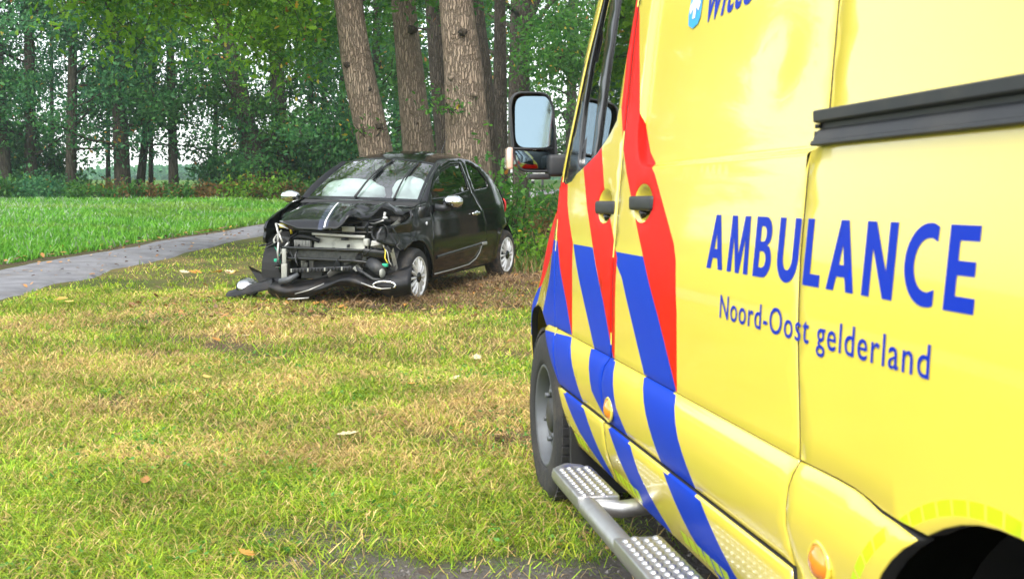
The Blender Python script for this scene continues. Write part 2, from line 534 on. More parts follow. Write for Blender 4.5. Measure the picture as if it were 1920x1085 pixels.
# ------------------------------------------------------------ grass
def blades(X, Y, h, w, lean, cols, name, m, zoff=0.):
    n = len(X); Z = zg(X, Y) - .006 + zoff
    a = rng.uniform(0, 2 * np.pi, n); fx, fy = np.cos(a), np.sin(a)
    b = rng.uniform(0, np.pi, n); sx, sy = np.cos(b) * w / 2, np.sin(b) * w / 2
    ln = np.clip(lean, 0, .97); up = np.sqrt(1 - ln ** 2)
    V = np.empty((n, 5, 3), np.float32)
    V[:, 0] = np.c_[X - sx, Y - sy, Z]; V[:, 1] = np.c_[X + sx, Y + sy, Z]
    mx, my, mz = X + fx * h * ln * .38, Y + fy * h * ln * .38, Z + h * (.25 + .38 * up)
    V[:, 2] = np.c_[mx + sx * .75, my + sy * .75, mz]; V[:, 3] = np.c_[mx - sx * .75, my - sy * .75, mz]
    V[:, 4] = np.c_[X + fx * h * ln, Y + fy * h * ln, Z + h * (.1 + .9 * up)]
    base = (np.arange(n) * 5)[:, None]
    F = np.concatenate([base + np.array([0, 1, 2]), base + np.array([0, 2, 3]), base + np.array([3, 2, 4])], 0)
    C = np.repeat(cols, 5, 0)
    o = np_mesh(name, V.reshape(-1, 3), F, None, m, True, cols=C)
    return tag(o, kind='stuff', cat='grass')
m_grass = mat('grass_blades', (.1, .15, .03), .55, spec=.3, attr='col', transl=.35)

def pick(n, X, Y, d):
    """blade colours: fresh green, yellow-green, straw, by dryness"""
    t = rng.random(n); u = rng.random((n, 1))
    green = np.array([.070, .180, .012]) * (1 - u) + np.array([.19, .28, .018]) * u
    lime = np.array([.34, .38, .026]) * (1 - u) + np.array([.24, .40, .028]) * u
    straw = np.array([.60, .46, .19]) * (1 - u) + np.array([.44, .29, .10]) * u
    c = np.where((t < .60)[:, None], lime, green)
    c = np.where((rng.random(n) < d * .68 + .05)[:, None], straw, c)
    return c * rng.uniform(.95, 1.6, (n, 1)) * (1 + .35 * fnoise(X * 2.1, Y * 2.1, 131, 2))[:, None]

def scatter(n, y0, y1, x0f, x1f):
    """points over a wedge of ground between distances y0 and y1"""
    Y = np.sqrt(rng.uniform(y0 ** 2, y1 ** 2, n)); X = rng.uniform(x0f, x1f, n) * Y
    return X, Y
XS = []; YS = []
for n, a, b in ((95000, 3.4, 5.6), (125000, 5.6, 8.5), (95000, 8.5, 13.), (45000, 13., 20.)):
    X, Y = scatter(n, a, b, -.58, .34); XS.append(X); YS.append(Y)
X = np.concatenate(XS); Y = np.concatenate(YS)
l_, r_ = path_lr(Y)
van_in = (X > (1.12 - (Y - 5.2) * .16 - .75)) & (Y < 6.2)
under = (np.abs((X + 1.3) * .93 - (Y - 13.1) * .36) < .75) & (np.abs((X + 1.3) * .36 + (Y - 13.1) * .93) < 1.6)
clump = .5 + .75 * fnoise(X * 4.5, Y * 4.5, 61, 2) + .35 * vnoise(X * 1.7, Y * 1.7, 65)
d = dryness(X, Y); s = soil(X, Y); g = gravel(X, Y)
keep = (rng.random(len(X)) < np.clip(.35 + clump, .12, 1) * (1 - .93 * s) * (1 - .96 * g)) & (X > r_ + .02 + .10 * vnoise(Y * 3, X * 3, 81)) & ~(van_in & (rng.random(len(X)) < .8)) & ~(under & (rng.random(len(X)) < .93))
X, Y, d, clump, s = X[keep], Y[keep], d[keep], clump[keep], s[keep]
n = len(X)
nr = sstep(-Y, -7.5, -4.)
h = rng.gamma(5, .0078, n) * (.55 + .75 * np.clip(clump, 0, 1.2)) * (1 - .35 * d) * (.85 + .1 * nr)
h = h * (1 + .45 * sstep(Y, 9.5, 12) * np.exp(-((X - r_[keep] - .7) / 1.1) ** 2))
w = (.0022 + .0005 * Y) * rng.uniform(.7, 1.3, n)
blades(X, Y, h, w, np.clip(rng.normal(.82, .17, n), .05, .97), pick(n, X, Y, d), 'verge_grass', m_grass)

# longer upright tufts
K = 520
tx, ty = scatter(K, 3.9, 13.5, -.46, .1)
ok = (soil(tx, ty) < .5) & (gravel(tx, ty) < .5) & (tx > path_lr(ty)[1] + .2) & ~((tx > .25) & (ty < 6.2))
tx, ty = tx[ok], ty[ok]
per = 34
X = np.repeat(tx, per) + rng.normal(0, .035, len(tx) * per) * np.repeat(rng.uniform(.6, 2.2, len(tx)), per); Y = np.repeat(ty, per) + rng.normal(0, .035, len(tx) * per)
n = len(X)
hh = np.repeat(rng.uniform(.04, .095, len(tx)), per) * rng.uniform(.6, 1.2, n)
blades(X, Y, hh, (.003 + .0005 * Y) * rng.uniform(.7, 1.3, n), np.clip(rng.normal(.6, .2, n), 0, .95), pick(n, X, Y, dryness(X, Y) * .35), 'grass_tufts', m_grass)
# flattened blades, green and dead, lying every way over each other
XS = []; YS = []
for n, a, b in ((42000, 3.4, 5.6), (52000, 5.6, 8.5), (50000, 8.5, 13.)):
    X, Y = scatter(n, a, b, -.55, .30); XS.append(X); YS.append(Y)
X = np.concatenate(XS); Y = np.concatenate(YS)
van_in = (X > (1.12 - (Y - 5.2) * .16 - .75)) & (Y < 6.2)
k = (rng.random(len(X)) < (1 - .9 * soil(X, Y)) * (1 - .95 * gravel(X, Y))) & (X > path_lr(Y)[1] + .08) & ~(van_in & (rng.random(len(X)) < .8))
X, Y = X[k], Y[k]; n = len(X)
c = pick(n, X, Y, np.clip(dryness(X, Y) + .22 + .35 * fnoise(X * 6, Y * 6, 121, 2), 0, 1))
blades(X, Y, rng.uniform(.05, .125, n), (.0026 + .00045 * Y) * rng.uniform(.7, 1.3, n), np.clip(rng.normal(.975, .012, n), .9, .993), c * rng.uniform(.6, 1.25, (n, 1)), 'matted_grass', m_grass, .012)
# matted straw lying on the dry patches
n = 42000
X, Y = scatter(n, 3.9, 13, -.46, .1)
k = (rng.random(n) < dryness(X, Y) ** 1.2) & (X > path_lr(Y)[1] + .1) & (gravel(X, Y) < .6) & ~((X > .3) & (Y < 6)); X, Y = X[k], Y[k]; n = len(X)
u = rng.random((n, 1))
blades(X, Y, rng.uniform(.03, .085, n), (.0022 + .0004 * Y), np.full(n, .972), np.array([.62, .48, .22]) * (1 - u) + np.array([.42, .28, .12]) * u, 'dry_straw', m_grass, .018)

# field beyond the path: long wet grass
n = 98000
Y = rng.uniform(9, 40, n) ** 1.0; X = path_lr(Y)[0] - .25 - rng.random(n) ** 1.3 * (3 + (Y - 8) * .50)
tv = .5 + .5 * fnoise(X * .8, Y * .8, 91, 3)
k = rng.random(n) < (1 - .8 * soil(X, Y)); X, Y, tv = X[k], Y[k], tv[k]; n = len(X)
u = rng.random((n, 1)); c = np.array([.075, .28, .02]) * (1 - u) + np.array([.19, .44, .035]) * u
wet = rng.random(n) < .08 + .20 * sstep(-X, 7, 13) * sstep(tv, .3, .7)
c = c * (1 - .5 * sstep(vnoise(X * .35, Y * .5, 77), .2, .7))[:, None] + .5 * sstep(vnoise(X * .35, Y * .5, 77), .2, .7)[:, None] * np.array([.26, .34, .06])
c = np.where(wet[:, None], np.array([.30, .40, .24]), c) * (.65 + .6 * tv[:, None])
blades(X, Y, rng.uniform(.08, .20, n) * (.7 + .5 * tv), .005 + .0012 * Y, np.clip(rng.normal(.55, .2, n), 0, .9), c, 'field_grass', m_grass)

# right-hand verge under the far trees
n = 18000
Y = rng.uniform(14, 40, n); X = rng.uniform(-.02, .14, n) * Y + .2
k = (rng.random(n) < .85 - .75 * soil(X, Y)); X, Y = X[k], Y[k]; n = len(X)
u = rng.random((n, 1)); c = np.array([.06, .13, .02]) * (1 - u) + np.array([.15, .19, .03]) * u
c = np.where((rng.random(n) < .28)[:, None], np.array([.36, .22, .09]), c)
blades(X, Y, rng.uniform(.10, .28, n), .007 + .001 * Y, np.clip(rng.normal(.5, .2, n), 0, .9), c, 'far_verge_grass', m_grass)

# gravel at the road edge
n = 9000
X, Y = scatter(n, 3.6, 6, -.46, .3)
k = rng.random(n) < gravel(X, Y) * .9; X, Y = X[k], Y[k]; n = len(X)
oct_ = np.array([(1, 0, 0), (-1, 0, 0), (0, 1, 0), (0, -1, 0), (0, 0, 1), (0, 0, -1)], float)
of = np.array([(0, 2, 4), (2, 1, 4), (1, 3, 4), (3, 0, 4), (2, 0, 5), (1, 2, 5), (3, 1, 5), (0, 3, 5)])
r = rng.gamma(3, .0012, n)
V = oct_[None] * r[:, None, None] * rng.uniform(.6, 1.3, (n, 6, 1)) + np.stack([X, Y, zg(X, Y) + r * .3], -1)[:, None, :]
F = ((np.arange(n) * 6)[:, None, None] + of[None]).reshape(-1, 3)
gcv = np.repeat(np.array([.19, .175, .16]) * rng.uniform(.35, 1.5, (n, 1)), 6, 0)
m_stone = mat('stone_chips', (.3, .3, .3), .8, attr='col')
tag(np_mesh('gravel', V.reshape(-1, 3), F, None, m_stone, False, cols=gcv), kind='stuff', cat='gravel')

# churned clods, roots and dead stems beside the car
n = 9000
X = np.concatenate([rng.normal(.1, .62, n // 2), rng.normal(1.2, .7, n // 4), rng.normal(-1.0, .5, n // 4)])
Y = np.concatenate([rng.normal(12.75, .5, n // 2), rng.normal(14.2, .8, n // 4), rng.normal(11.45, .22, n // 4)])
n = len(X); r = rng.gamma(2.0, .0050, n)
V = oct_[None] * r[:, None, None] * rng.uniform(.5, 1.4, (n, 6, 1)) + np.stack([X, Y, zg(X, Y) + r * .35], -1)[:, None, :]
F = ((np.arange(n) * 6)[:, None, None] + of[None]).reshape(-1, 3)
cc = np.array([.085, .052, .032]) * rng.uniform(.5, 1.6, (n, 1))
tag(np_mesh('churned_soil', V.reshape(-1, 3), F, None, m_stone, False, cols=np.repeat(cc, 6, 0)), kind='stuff', cat='soil')
n = 9000
X = np.concatenate([rng.normal(.15, .65, n // 2), rng.normal(1.3, .7, n // 4), rng.normal(-.9, .6, n // 4)])
Y = np.concatenate([rng.normal(12.8, .55, n // 2), rng.normal(14.4, .9, n // 4), rng.normal(11.5, .25, n // 4)])
n = len(X); u = rng.random((n, 1))
blades(X, Y, rng.uniform(.04, .20, n) * np.where(rng.random(n) < .06, 1.6, .7), np.full(n, .009), np.clip(rng.normal(.95, .05, n), .6, .98), np.array([.42, .29, .14]) * (1 - u) + np.array([.13, .075, .045]) * u, 'dead_stems', m_grass, .02)

# ------------------------------------------------------------ fallen leaves
LEAF2D = np.array([(0, -.5), (.05, -.36), (.17, -.30), (.12, -.18), (.26, -.08), (.17, .04), (.30, .16), (.18, .26), (.17, .40), (0, .5),
                   (-.17, .40), (-.18, .26), (-.30, .16), (-.17, .04), (-.26, -.08), (-.12, -.18), (-.17, -.30), (-.05, -.36)])
LF = [(0, 1, 17), (1, 2, 3), (1, 3, 15, 17), (17, 15, 16), (3, 4, 5), (3, 5, 13, 15), (15, 13, 14), (5, 6, 7), (5, 7, 11, 13), (13, 11, 12), (7, 8, 9), (7, 9, 11), (11, 9, 10)]
LT = np.array([t for f in LF for t in ([f] if len(f) == 3 else [(f[0], f[1], f[2]), (f[0], f[2], f[3])])])
LCOL = np.array([(.52, .34, .16), (.60, .40, .10), (.42, .20, .06), (.22, .11, .05), (.62, .50, .30), (.55, .26, .05), (.17, .10, .06)])
def leaf_geo(P, size, tilt=.25, curl=.25):
    n = len(P); L3 = np.c_[LEAF2D, curl * (LEAF2D[:, 0] ** 2 * 2.2 + LEAF2D[:, 1] ** 2 * .5)]
    V = np.repeat(L3[None], n, 0) * np.asarray(size)[:, None, None]
    a = rng.uniform(0, 2 * np.pi, n); b = rng.normal(0, tilt, n); c = rng.normal(0, tilt, n)
    def rot(V, i, j, t):
        ci, si = np.cos(t)[:, None], np.sin(t)[:, None]
        x, y = V[..., i].copy(), V[..., j].copy(); V[..., i] = x * ci - y * si; V[..., j] = x * si + y * ci
    rot(V, 1, 2, b); rot(V, 0, 2, c); rot(V, 0, 1, a)
    return V + P[:, None, :]
m_dead = mat('dead_leaf', (.4, .2, .1), .75, attr='col', transl=.15)
def leaf_stuff(name, X, Y, size, zoff, pal, cat='leaves'):
    n = len(X); V = leaf_geo(np.c_[X, Y, zg(X, Y) + zoff], size)
    F = ((np.arange(n) * 18)[:, None, None] + LT[None]).reshape(-1, 3)
    c = LCOL[rng.choice(pal, n)] * rng.uniform(.7, 1.15, (n, 1))
    return tag(np_mesh(name, V.reshape(-1, 3), F, None, m_dead, True, cols=np.repeat(c, 18, 0)), kind='stuff', cat=cat)
n = 330; Y = rng.uniform(10, 32, n); l_, r_ = path_lr(Y); X = l_ + (r_ - l_) * rng.random(n)
leaf_stuff('leaf_litter_on_path', X, Y, rng.uniform(.04, .085, n), .045, [2, 3, 6, 3, 0])
n = 900; X, Y = scatter(n, 4.2, 13, -.44, .1); k = X > path_lr(Y)[1]; X, Y = X[k], Y[k]
leaf_stuff('leaf_litter_on_grass', X, Y, rng.uniform(.018, .05, len(X)), .022, [0, 2, 3, 3, 6, 3, 5, 3, 6])
n = 1700; X = np.concatenate([rng.normal(.4, .9, n // 2), rng.normal(-1.6, .9, n // 2)]); Y = np.concatenate([rng.normal(13.4, 1.2, n // 2), rng.normal(11.9, .8, n // 2)])
leaf_stuff('leaf_litter_by_car', X, Y, rng.uniform(.05, .10, n), .03, [0, 2, 3, 6, 3, 2, 5])
n = 160; Y = rng.uniform(12, 24, n); X = path_lr(Y)[0] - rng.uniform(0, .8, n)
leaf_stuff('leaf_litter_on_verge', X, Y, rng.uniform(.07, .12, n), .06, [2, 3, 5, 6])

# clover and other broad-leaved weeds in patches
n = 16000; X, Y = scatter(n, 3.8, 12, -.5, .12)
k = (fnoise(X * 1.7, Y * 1.7, 151, 2) > .22) & (X > path_lr(Y)[1] + .2) & (gravel(X, Y) < .3) & ~((X > .2) & (Y < 6.2)); X, Y = X[k], Y[k]; n = len(X)
V = leaf_geo(np.c_[X, Y, zg(X, Y) + rng.uniform(.015, .045, n)], rng.uniform(.016, .034, n), .45, .3)
F = ((np.arange(n) * 18)[:, None, None] + np.array([(0, 3, 15), (3, 6, 12), (3, 12, 15), (6, 9, 12)])[None]).reshape(-1, 3)
u = rng.random((n, 1)); c = np.array([.05, .20, .03]) * (1 - u) + np.array([.13, .34, .05]) * u
tag(np_mesh('clover_patches', V.reshape(-1, 3), F, None, m_grass, True, cols=np.repeat(c, 18, 0)), kind='stuff', cat='clover')

def px_ground(x, y):
    d = np.array([(x - 960) / 2250, -(y - 542.5) / 2250]); p = math.atan((542.5 - 372) / 2250)
    v = np.array([d[0], math.cos(p) + d[1] * math.sin(p), -math.sin(p) + d[1] * math.cos(p)])
    t = 2.
    for _ in range(400):
        q = v * t
        if CAM_H + q[2] < float(zg(q[0], q[1])): break
        t += .03
    return q[0], q[1]
def one_leaf(x, y, size, ci, label, group=None, yaw=0, tilt=.1, curl=.3, z=.04):
    L3 = np.c_[LEAF2D, curl * (LEAF2D[:, 0] ** 2 * 2.2 + LEAF2D[:, 1] ** 2 * .6)] * size
    o = np_mesh('fallen_leaf', L3, LT, None, m_dead, True, cols=np.tile(LCOL[ci] * random.uniform(.9, 1.1), (18, 1)))
    o.location = (x, y, float(zg(x, y)) + z); o.rotation_euler = (random.uniform(-tilt, tilt) - .12, random.uniform(-tilt, tilt), yaw)
    return tag(o, label, 'leaf', group)
# single leaves that stand out on the trampled grass
for x, y, s, ci, lb in ((-.815, 5.9, .115, 4, 'pale curled leaf on green grass, nearest the middle of the lawn'),
                        (-.25, 8.45, .13, 4, 'whitish leaf lying in grass between the van wheel and the wreck'),
                        (-.06, 6.02, .16, 0, 'broad tan leaf on bare straw beside the ambulance front wheel'),
                        (-.36, 7.5, .10, 4, 'light greenish leaf on bright grass short of the whitish leaf'),
                        (-1.95, 7.6, .11, 1, 'yellow leaf lying on the dry grass left of the lawn middle'),
                        (-2.1, 9.4, .11, 4, 'cream leaf on short grass before the dry straw patch'),
                        (-1.62, 6.6, .10, 0, 'tan leaf on the trampled lawn, left of the pale curled leaf'),
                        (-.62, 7.35, .09, 5, 'orange leaf on green grass near the whitish leaf'),
                        (-1.55, 5.0, .08, 2, 'rust brown leaf in the green grass at the front of the lawn'),
                        (-.9, 3.98, .08, 5, 'orange leaf on the grass at the gravel edge')):
    one_leaf(x, y, s, ci, lb, None, random.uniform(0, 6))
for (x, y) in ((346, 480), (360, 485), (372, 481), (404, 474), (413, 478), (396, 487), (430, 488), (437, 500), (428, 505), (446, 492), (442, 474), (210, 524), (130, 585), (115, 580), (119, 578)):
    X_, Y_ = px_ground(x, y)
    one_leaf(X_, Y_, random.uniform(.11, .16), random.choice([1, 1, 4, 5]), 'yellow maple leaf in long dry grass between path and wreck', 'yellow leaves by the path', random.uniform(0, 6), .5, .3, .10)

# ------------------------------------------------------------ trees
def bark_mat(name, a, b, sc_, bump=1.0):
    m = bpy.data.materials.new(name); m.use_nodes = True; t = m.node_tree; p = t.nodes['Principled BSDF']
    p.inputs['Roughness'].default_value = .9; p.inputs['Specular IOR Level'].default_value = .2
    tc = t.nodes.new('ShaderNodeTexCoord'); mp = t.nodes.new('ShaderNodeMapping'); mp.inputs['Scale'].default_value = (1, 1, .16)
    t.links.new(tc.outputs['Object'], mp.inputs[0])
    v = t.nodes.new('ShaderNodeTexVoronoi'); v.feature = 'DISTANCE_TO_EDGE'; v.inputs['Scale'].default_value = sc_
    wn = t.nodes.new('ShaderNodeTexNoise'); wn.inputs['Scale'].default_value = 14; wn.inputs['Detail'].default_value = 5
    vm = t.nodes.new('ShaderNodeVectorMath'); vm.operation = 'MULTIPLY_ADD'; vm.inputs[1].default_value = (.05, .05, .05)
    t.links.new(tc.outputs['Object'], wn.inputs['Vector']); t.links.new(wn.outputs['Color'], vm.inputs[0]); t.links.new(mp.outputs[0], vm.inputs[2])
    t.links.new(vm.outputs[0], v.inputs['Vector'])
    r = t.nodes.new('ShaderNodeMapRange'); r.inputs[2].default_value = .22; t.links.new(v.outputs['Distance'], r.inputs[0])
    n = t.nodes.new('ShaderNodeTexNoise'); n.inputs['Scale'].default_value = 2.3; n.inputs['Detail'].default_value = 8; n.inputs['Roughness'].default_value = .7
    t.links.new(tc.outputs['Object'], n.inputs['Vector'])
    mx = t.nodes.new('ShaderNodeMix'); mx.data_type = 'RGBA'; mx.inputs[6].default_value = c4(a); mx.inputs[7].default_value = c4(b)
    ms = t.nodes.new('ShaderNodeMapRange'); ms.inputs[1].default_value = .35; ms.inputs[2].default_value = .7
    t.links.new(n.outputs['Fac'], ms.inputs[0]); t.links.new(ms.outputs[0], mx.inputs[0])
    m2 = t.nodes.new('ShaderNodeMix'); m2.data_type = 'RGBA'; m2.blend_type = 'MULTIPLY'; m2.inputs[0].default_value = 1
    rr = t.nodes.new('ShaderNodeMapRange'); rr.inputs[3].default_value = .5; t.links.new(r.outputs[0], rr.inputs[0])
    t.links.new(mx.outputs[2], m2.inputs[6]); t.links.new(rr.outputs[0], m2.inputs[7])
    t.links.new(m2.outputs[2], p.inputs['Base Color'])
    bn = t.nodes.new('ShaderNodeBump'); bn.inputs['Strength'].default_value = bump; bn.inputs['Distance'].default_value = .03
    t.links.new(r.outputs[0], bn.inputs['Height']); t.links.new(bn.outputs[0], p.inputs['Normal'])
    return m
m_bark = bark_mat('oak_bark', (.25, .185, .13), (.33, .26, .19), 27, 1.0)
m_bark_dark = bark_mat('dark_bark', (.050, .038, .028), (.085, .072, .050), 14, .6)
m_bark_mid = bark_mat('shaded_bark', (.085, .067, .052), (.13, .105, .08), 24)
m_leaf = mat('oak_leaves', (.08, .13, .02), .5, spec=.35, attr='col', transl=.58)

def trunk_geo(mbk, pts, rad, n=20, rings=44, rough=.03, seed=0, flare=.35):
    """tapering trunk along a spline of points with an uneven outline"""
    pts = np.array(pts, float); t = np.linspace(0, 1, len(pts)); tt = np.linspace(0, 1, rings)
    P = np.stack([smooth_fn(t, pts[:, i], .07)(tt) for i in range(3)], 1)
    r = np.interp(tt, t, rad)
    hgt = P[:, 2] - P[0, 2]
    r = r * (1 + flare * np.exp(-hgt / .45))
    A = np.linspace(0, 2 * np.pi, n, endpoint=False)
    G = np.empty((rings, n, 3))
    for i in range(rings):
        q = r[i] * (1 + rough * (fnoise(np.cos(A) * 1.6 + seed, hgt[i] * .9 + np.sin(A) * 1.6, seed, 3) * 1.6 + .25 * flare * np.cos(5 * A + seed) * math.exp(-hgt[i] / .5)))
        G[i] = np.c_[P[i, 0] + np.cos(A) * q, P[i, 1] + np.sin(A) * q, np.full(n, P[i, 2])]
    mbk.grid(G, closed=True)
    return P, r

def spline(p0, d, L, k, bend, up):
    """a wandering limb"""
    P = [np.array(p0, float)]; d = np.array(d, float); d /= np.linalg.norm(d)
    for _ in range(k):
        d = d + rng.normal(0, bend, 3) + np.array([0, 0, up]); d /= np.linalg.norm(d); P.append(P[-1] + d * L / k)
    return np.array(P)

QUAD = np.array([(0, -.5, 0), (.27, .02, .08), (0, .5, 0), (-.27, .02, .08)]); QF = np.array([(0, 1, 2), (0, 2, 3)])
OAK = np.array([(0, -.5, 0), (.16, -.30, .03), (.10, -.16, .02), (.27, .02, .07), (.15, .12, .03), (.24, .30, .06), (0, .5, 0),
                (-.24, .30, .06), (-.15, .12, .03), (-.27, .02, .07), (-.10, -.16, .02), (-.16, -.30, .03)])
OF = np.array([(0, 1, 11), (1, 2, 10), (1, 10, 11), (2, 3, 4), (2, 4, 8), (2, 8, 10), (10, 8, 9), (4, 5, 6), (4, 6, 8), (8, 6, 7)])
def leaf_mesh(name, P, size, cols, parent, m, shape='quad', flat=.8):
    S, Fs = (QUAD, QF) if shape == 'quad' else (OAK, OF)
    n = len(P); k = len(S)
    a = rng.uniform(0, 2 * np.pi, n); el = rng.normal(0, flat, n); ro = rng.normal(0, flat, n)
    V = np.repeat(S[None], n, 0) * np.asarray(size)[:, None, None]
    def rot(i, j, t):
        c, s = np.cos(t)[:, None], np.sin(t)[:, None]; x, y = V[..., i].copy(), V[..., j].copy()
        V[..., i] = x * c - y * s; V[..., j] = x * s + y * c
    rot(0, 2, ro); rot(1, 2, el); rot(0, 1, a)
    V += P[:, None, :]
    F = ((np.arange(n) * k)[:, None, None] + Fs[None]).reshape(-1, 3)
    return np_mesh(name, V.reshape(-1, 3), F, parent, m, False, cols=np.repeat(cols, k, 0))

GREENS = {'dark': ((.022, .125, .040), (.095, .265, .060)), 'mid': ((.028, .125, .020), (.10, .26, .030)), 'lime': ((.060, .19, .014), (.21, .40, .022)),
          'cool': ((.024, .140, .066), (.110, .300, .100)), 'rust': ((.10, .09, .02), (.26, .13, .04))}
def leaf_cols(n, pal, autumn=.02, tone=None):
    a, b = [np.array(c) for c in GREENS[pal]]; u = rng.random((n, 1)) if tone is None else tone
    c = a * (1 - u) + b * u
    k = rng.random(n) < autumn
    c[k] = np.array([(.55, .32, .03), (.42, .16, .03), (.50, .42, .05)])[rng.integers(0, 3, k.sum())]
    return c * rng.uniform(.75, 1.25, (n, 1))

def tree(label, group, pts, rad, limbs, leaves, lsize, pal, lz=(1.5, 12), spread=3.0, shape='quad', bark=None, autumn=.015, twig=True, n=14, rings=30, flare=.3, rough=.05, clus=.42, seed=0, az=None, cat='tree', name='oak_tree'):
    """pts relative to the base. limbs: number of limbs; leaves: leaf count"""
    x, y = pts[0][0], pts[0][1]
    root = empty(name, Matrix.Translation((x, y, float(zg(x, y)) - .05)), label, cat, group)
    rel = [(p[0] - x, p[1] - y, p[2]) for p in pts]
    mb = MB(); P, r = trunk_geo(mb, rel, rad, n, rings, rough, seed, flare)
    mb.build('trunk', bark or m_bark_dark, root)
    mbb = MB(); ends = []
    for i in range(limbs):
        h = lz[0] + (lz[1] - lz[0]) * ((i + rng.random()) / limbs)
        j = int(np.argmin(abs(P[:, 2] - h))); p0 = P[j]
        a = rng.uniform(0, 2 * np.pi) if az is None else rng.uniform(*az)
        L = spread * rng.uniform(.55, 1.15) * (1 - .35 * (h - lz[0]) / (lz[1] - lz[0] + .01))
        B = spline(p0, (math.cos(a), math.sin(a), rng.uniform(.0, .6)), L, 6, .16, .02)
        r0 = max(.012, r[j] * .28)
        mbb.tube(B, list(np.linspace(r0, .008, 7)), 5, False)
        for q in (2, 3, 4, 5, 6):
            ends.append(B[q])
            for _ in range(2):
                T = spline(B[q], rng.normal(0, 1, 3) * (1, 1, .6) + (B[q] - B[q - 1]) * .6, L * rng.uniform(.15, .4), 3, .25, -.03)
                if twig: mbb.tube(T, [.010, .007, .005, .003], 3, False)
                ends += [T[1], T[2], T[3]]
    if limbs and twig is not None: mbb.build('branches', bark or m_bark_dark, root)['kind'] = 'stuff'
    E_ = np.array(ends); k = rng.integers(0, len(E_), leaves)
    csz = rng.uniform(.6, 1.4, len(E_))[k][:, None]
    LP = E_[k] + rng.normal(0, 1, (leaves, 3)) * np.array([clus, clus, clus * .55]) * csz
    tone = np.clip(.5 + .35 * rng.normal(0, 1, len(E_))[k] + .25 * rng.normal(0, 1, leaves), 0, 1)[:, None]
    autc = rng.random(len(E_)) < autumn * 1.6
    c = leaf_cols(leaves, pal, autumn, tone)
    ka = autc[k] & (rng.random(leaves) < .7); c[ka] = np.array([.50, .27, .05]) * rng.uniform(.7, 1.2, (ka.sum(), 1))
    leaf_mesh('crown', LP, lsize * rng.uniform(.6, 1.3, leaves), c, root, m_leaf, shape)['kind'] = 'stuff'
    return root

def at(px, Y, off=0): return (px - 960) / 2250 * Y + off
def px_tree(base_px, top_px, Y, h=11, mid=None):
    """trunk given by where it stands and where it leaves the top of the frame (7-8 m up)"""
    x0 = at(base_px, Y); x1 = at(top_px, Y); zt = CAM_H + 372 / 2250 * Y - float(zg(x0, Y))
    s = (x1 - x0) / zt
    m_ = (at(mid, Y) - x0) if mid else s * zt * .5
    return [(x0, Y, 0), (x0 + m_, Y + .05, zt * .5), (x1, Y + .1, zt), (x1 + s * (h - zt) * .6, Y + .15, h)]

# tree row at the far edge of the field
G1 = 'trees in the row behind the field'
ROW = [(-45, -60, 40.5, .22, 'dark', 'dark leafy oak cut by the picture edge at the end of the row'),
       (14, 2, 39.0, .21, 'dark', 'straight dark trunk first from the picture edge in the field row'),
       (60, 66, 39.5, .20, 'cool', 'tall slim trunk beside the sky gap in the field row'),
       (135, 148, 38.2, .17, 'cool', 'slim pale footed trunk among low leaves in the field row'),
       (233, 226, 38.6, .26, 'dark', 'straight thick dark trunk left of the leaning thin tree'),
       (262, 315, 39.5, .14, 'cool', 'thin dark tree leaning right in the field row'),
       (328, 325, 38.8, .155, 'dark', 'thin straight tree right of the leaning thin tree'),
       (500, 418, 38.0, .33, 'mid', 'big oak leaning left at the end of the field'),
       (530, 520, 38.8, .28, 'dark', 'dark straight trunk just right of the big leaning oak'),
       (584, 588, 42.0, .11, 'cool', 'thin twin stemmed tree behind the wreck bonnet'),
       (603, 618, 42.5, .11, 'cool', 'thinner stem of the pair rising behind the wreck bonnet')]
for i, (b, tpx, Y, r, pal, lb) in enumerate(ROW):
    big = r > .15
    pts_ = px_tree(b, tpx, Y, 12.5, {7: 455, 5: 285}.get(i))
    tree(lb, G1, pts_, [r, r * .88, r * .7, r * .35], 26 if big else 15, 16000 if big else 7500, .15, pal, (1.0 if i not in (3, 4, 5, 6) else 1.5, 11.5), 3.0 if big else 2.2, seed=i * 7 + 1, autumn=.006, clus=.31)
# thin young trees between the row and the far field
for i, (b, Y, h, lb) in enumerate([(205, 46, 9, 'thin young tree just left behind the thick dark trunk'), (285, 45, 9, 'thin young tree behind the leaning thin tree'), 
                                   (405, 45, 9, 'thin young tree left behind the big leaning oak'), (100, 46, 9, 'thin young tree between slim and pale footed trunk'), (455, 48, 9, 'thin young tree behind the big leaning oak'), (640, 46, 9, 'young tree behind the first leaning trunk')]):
    tree(lb, 'young trees behind the field row', px_tree(b, b + 8, Y, h), [.09, .075, .055, .03], 16, 5000, .13, 'cool', (1.3 if i != 1 else 2.4, h - .5), 2.3, seed=300 + i, autumn=.004, clus=.42)
# trees farther back, seen between and right of the big trunks
G2 = 'trees far behind the roadside trunks'
for i, (b, Y, r, pal, h, lb) in enumerate([                                   (705, 47, .22, 'mid', 13, 'leafy tree behind the first two roadside trunks'), (745, 56, .25, 'cool', 14, 'far tree filling the gap between first and second roadside trunk'), (822, 50, .24, 'cool', 13, 'leafy tree behind the gap beside the widest trunk'),
                                   (905, 60, .3, 'mid', 14, 'leafy tree hidden behind the widest trunk'), (1068, 66, .3, 'mid', 15, 'rounded light green tree behind the ambulance mirror'), 
                                   (1160, 72, .3, 'mid', 15, 'leafy tree seen through the ambulance cab window')]):
    tree(lb, G2, px_tree(b, b + 6, Y, h), [r, r * .9, r * .7, r * .35], 22, 7000, .27, pal, (1.2, h - 1), 3.4, seed=i * 5 + 60, autumn=.01, clus=.55, twig=False, bark=m_bark_dark)

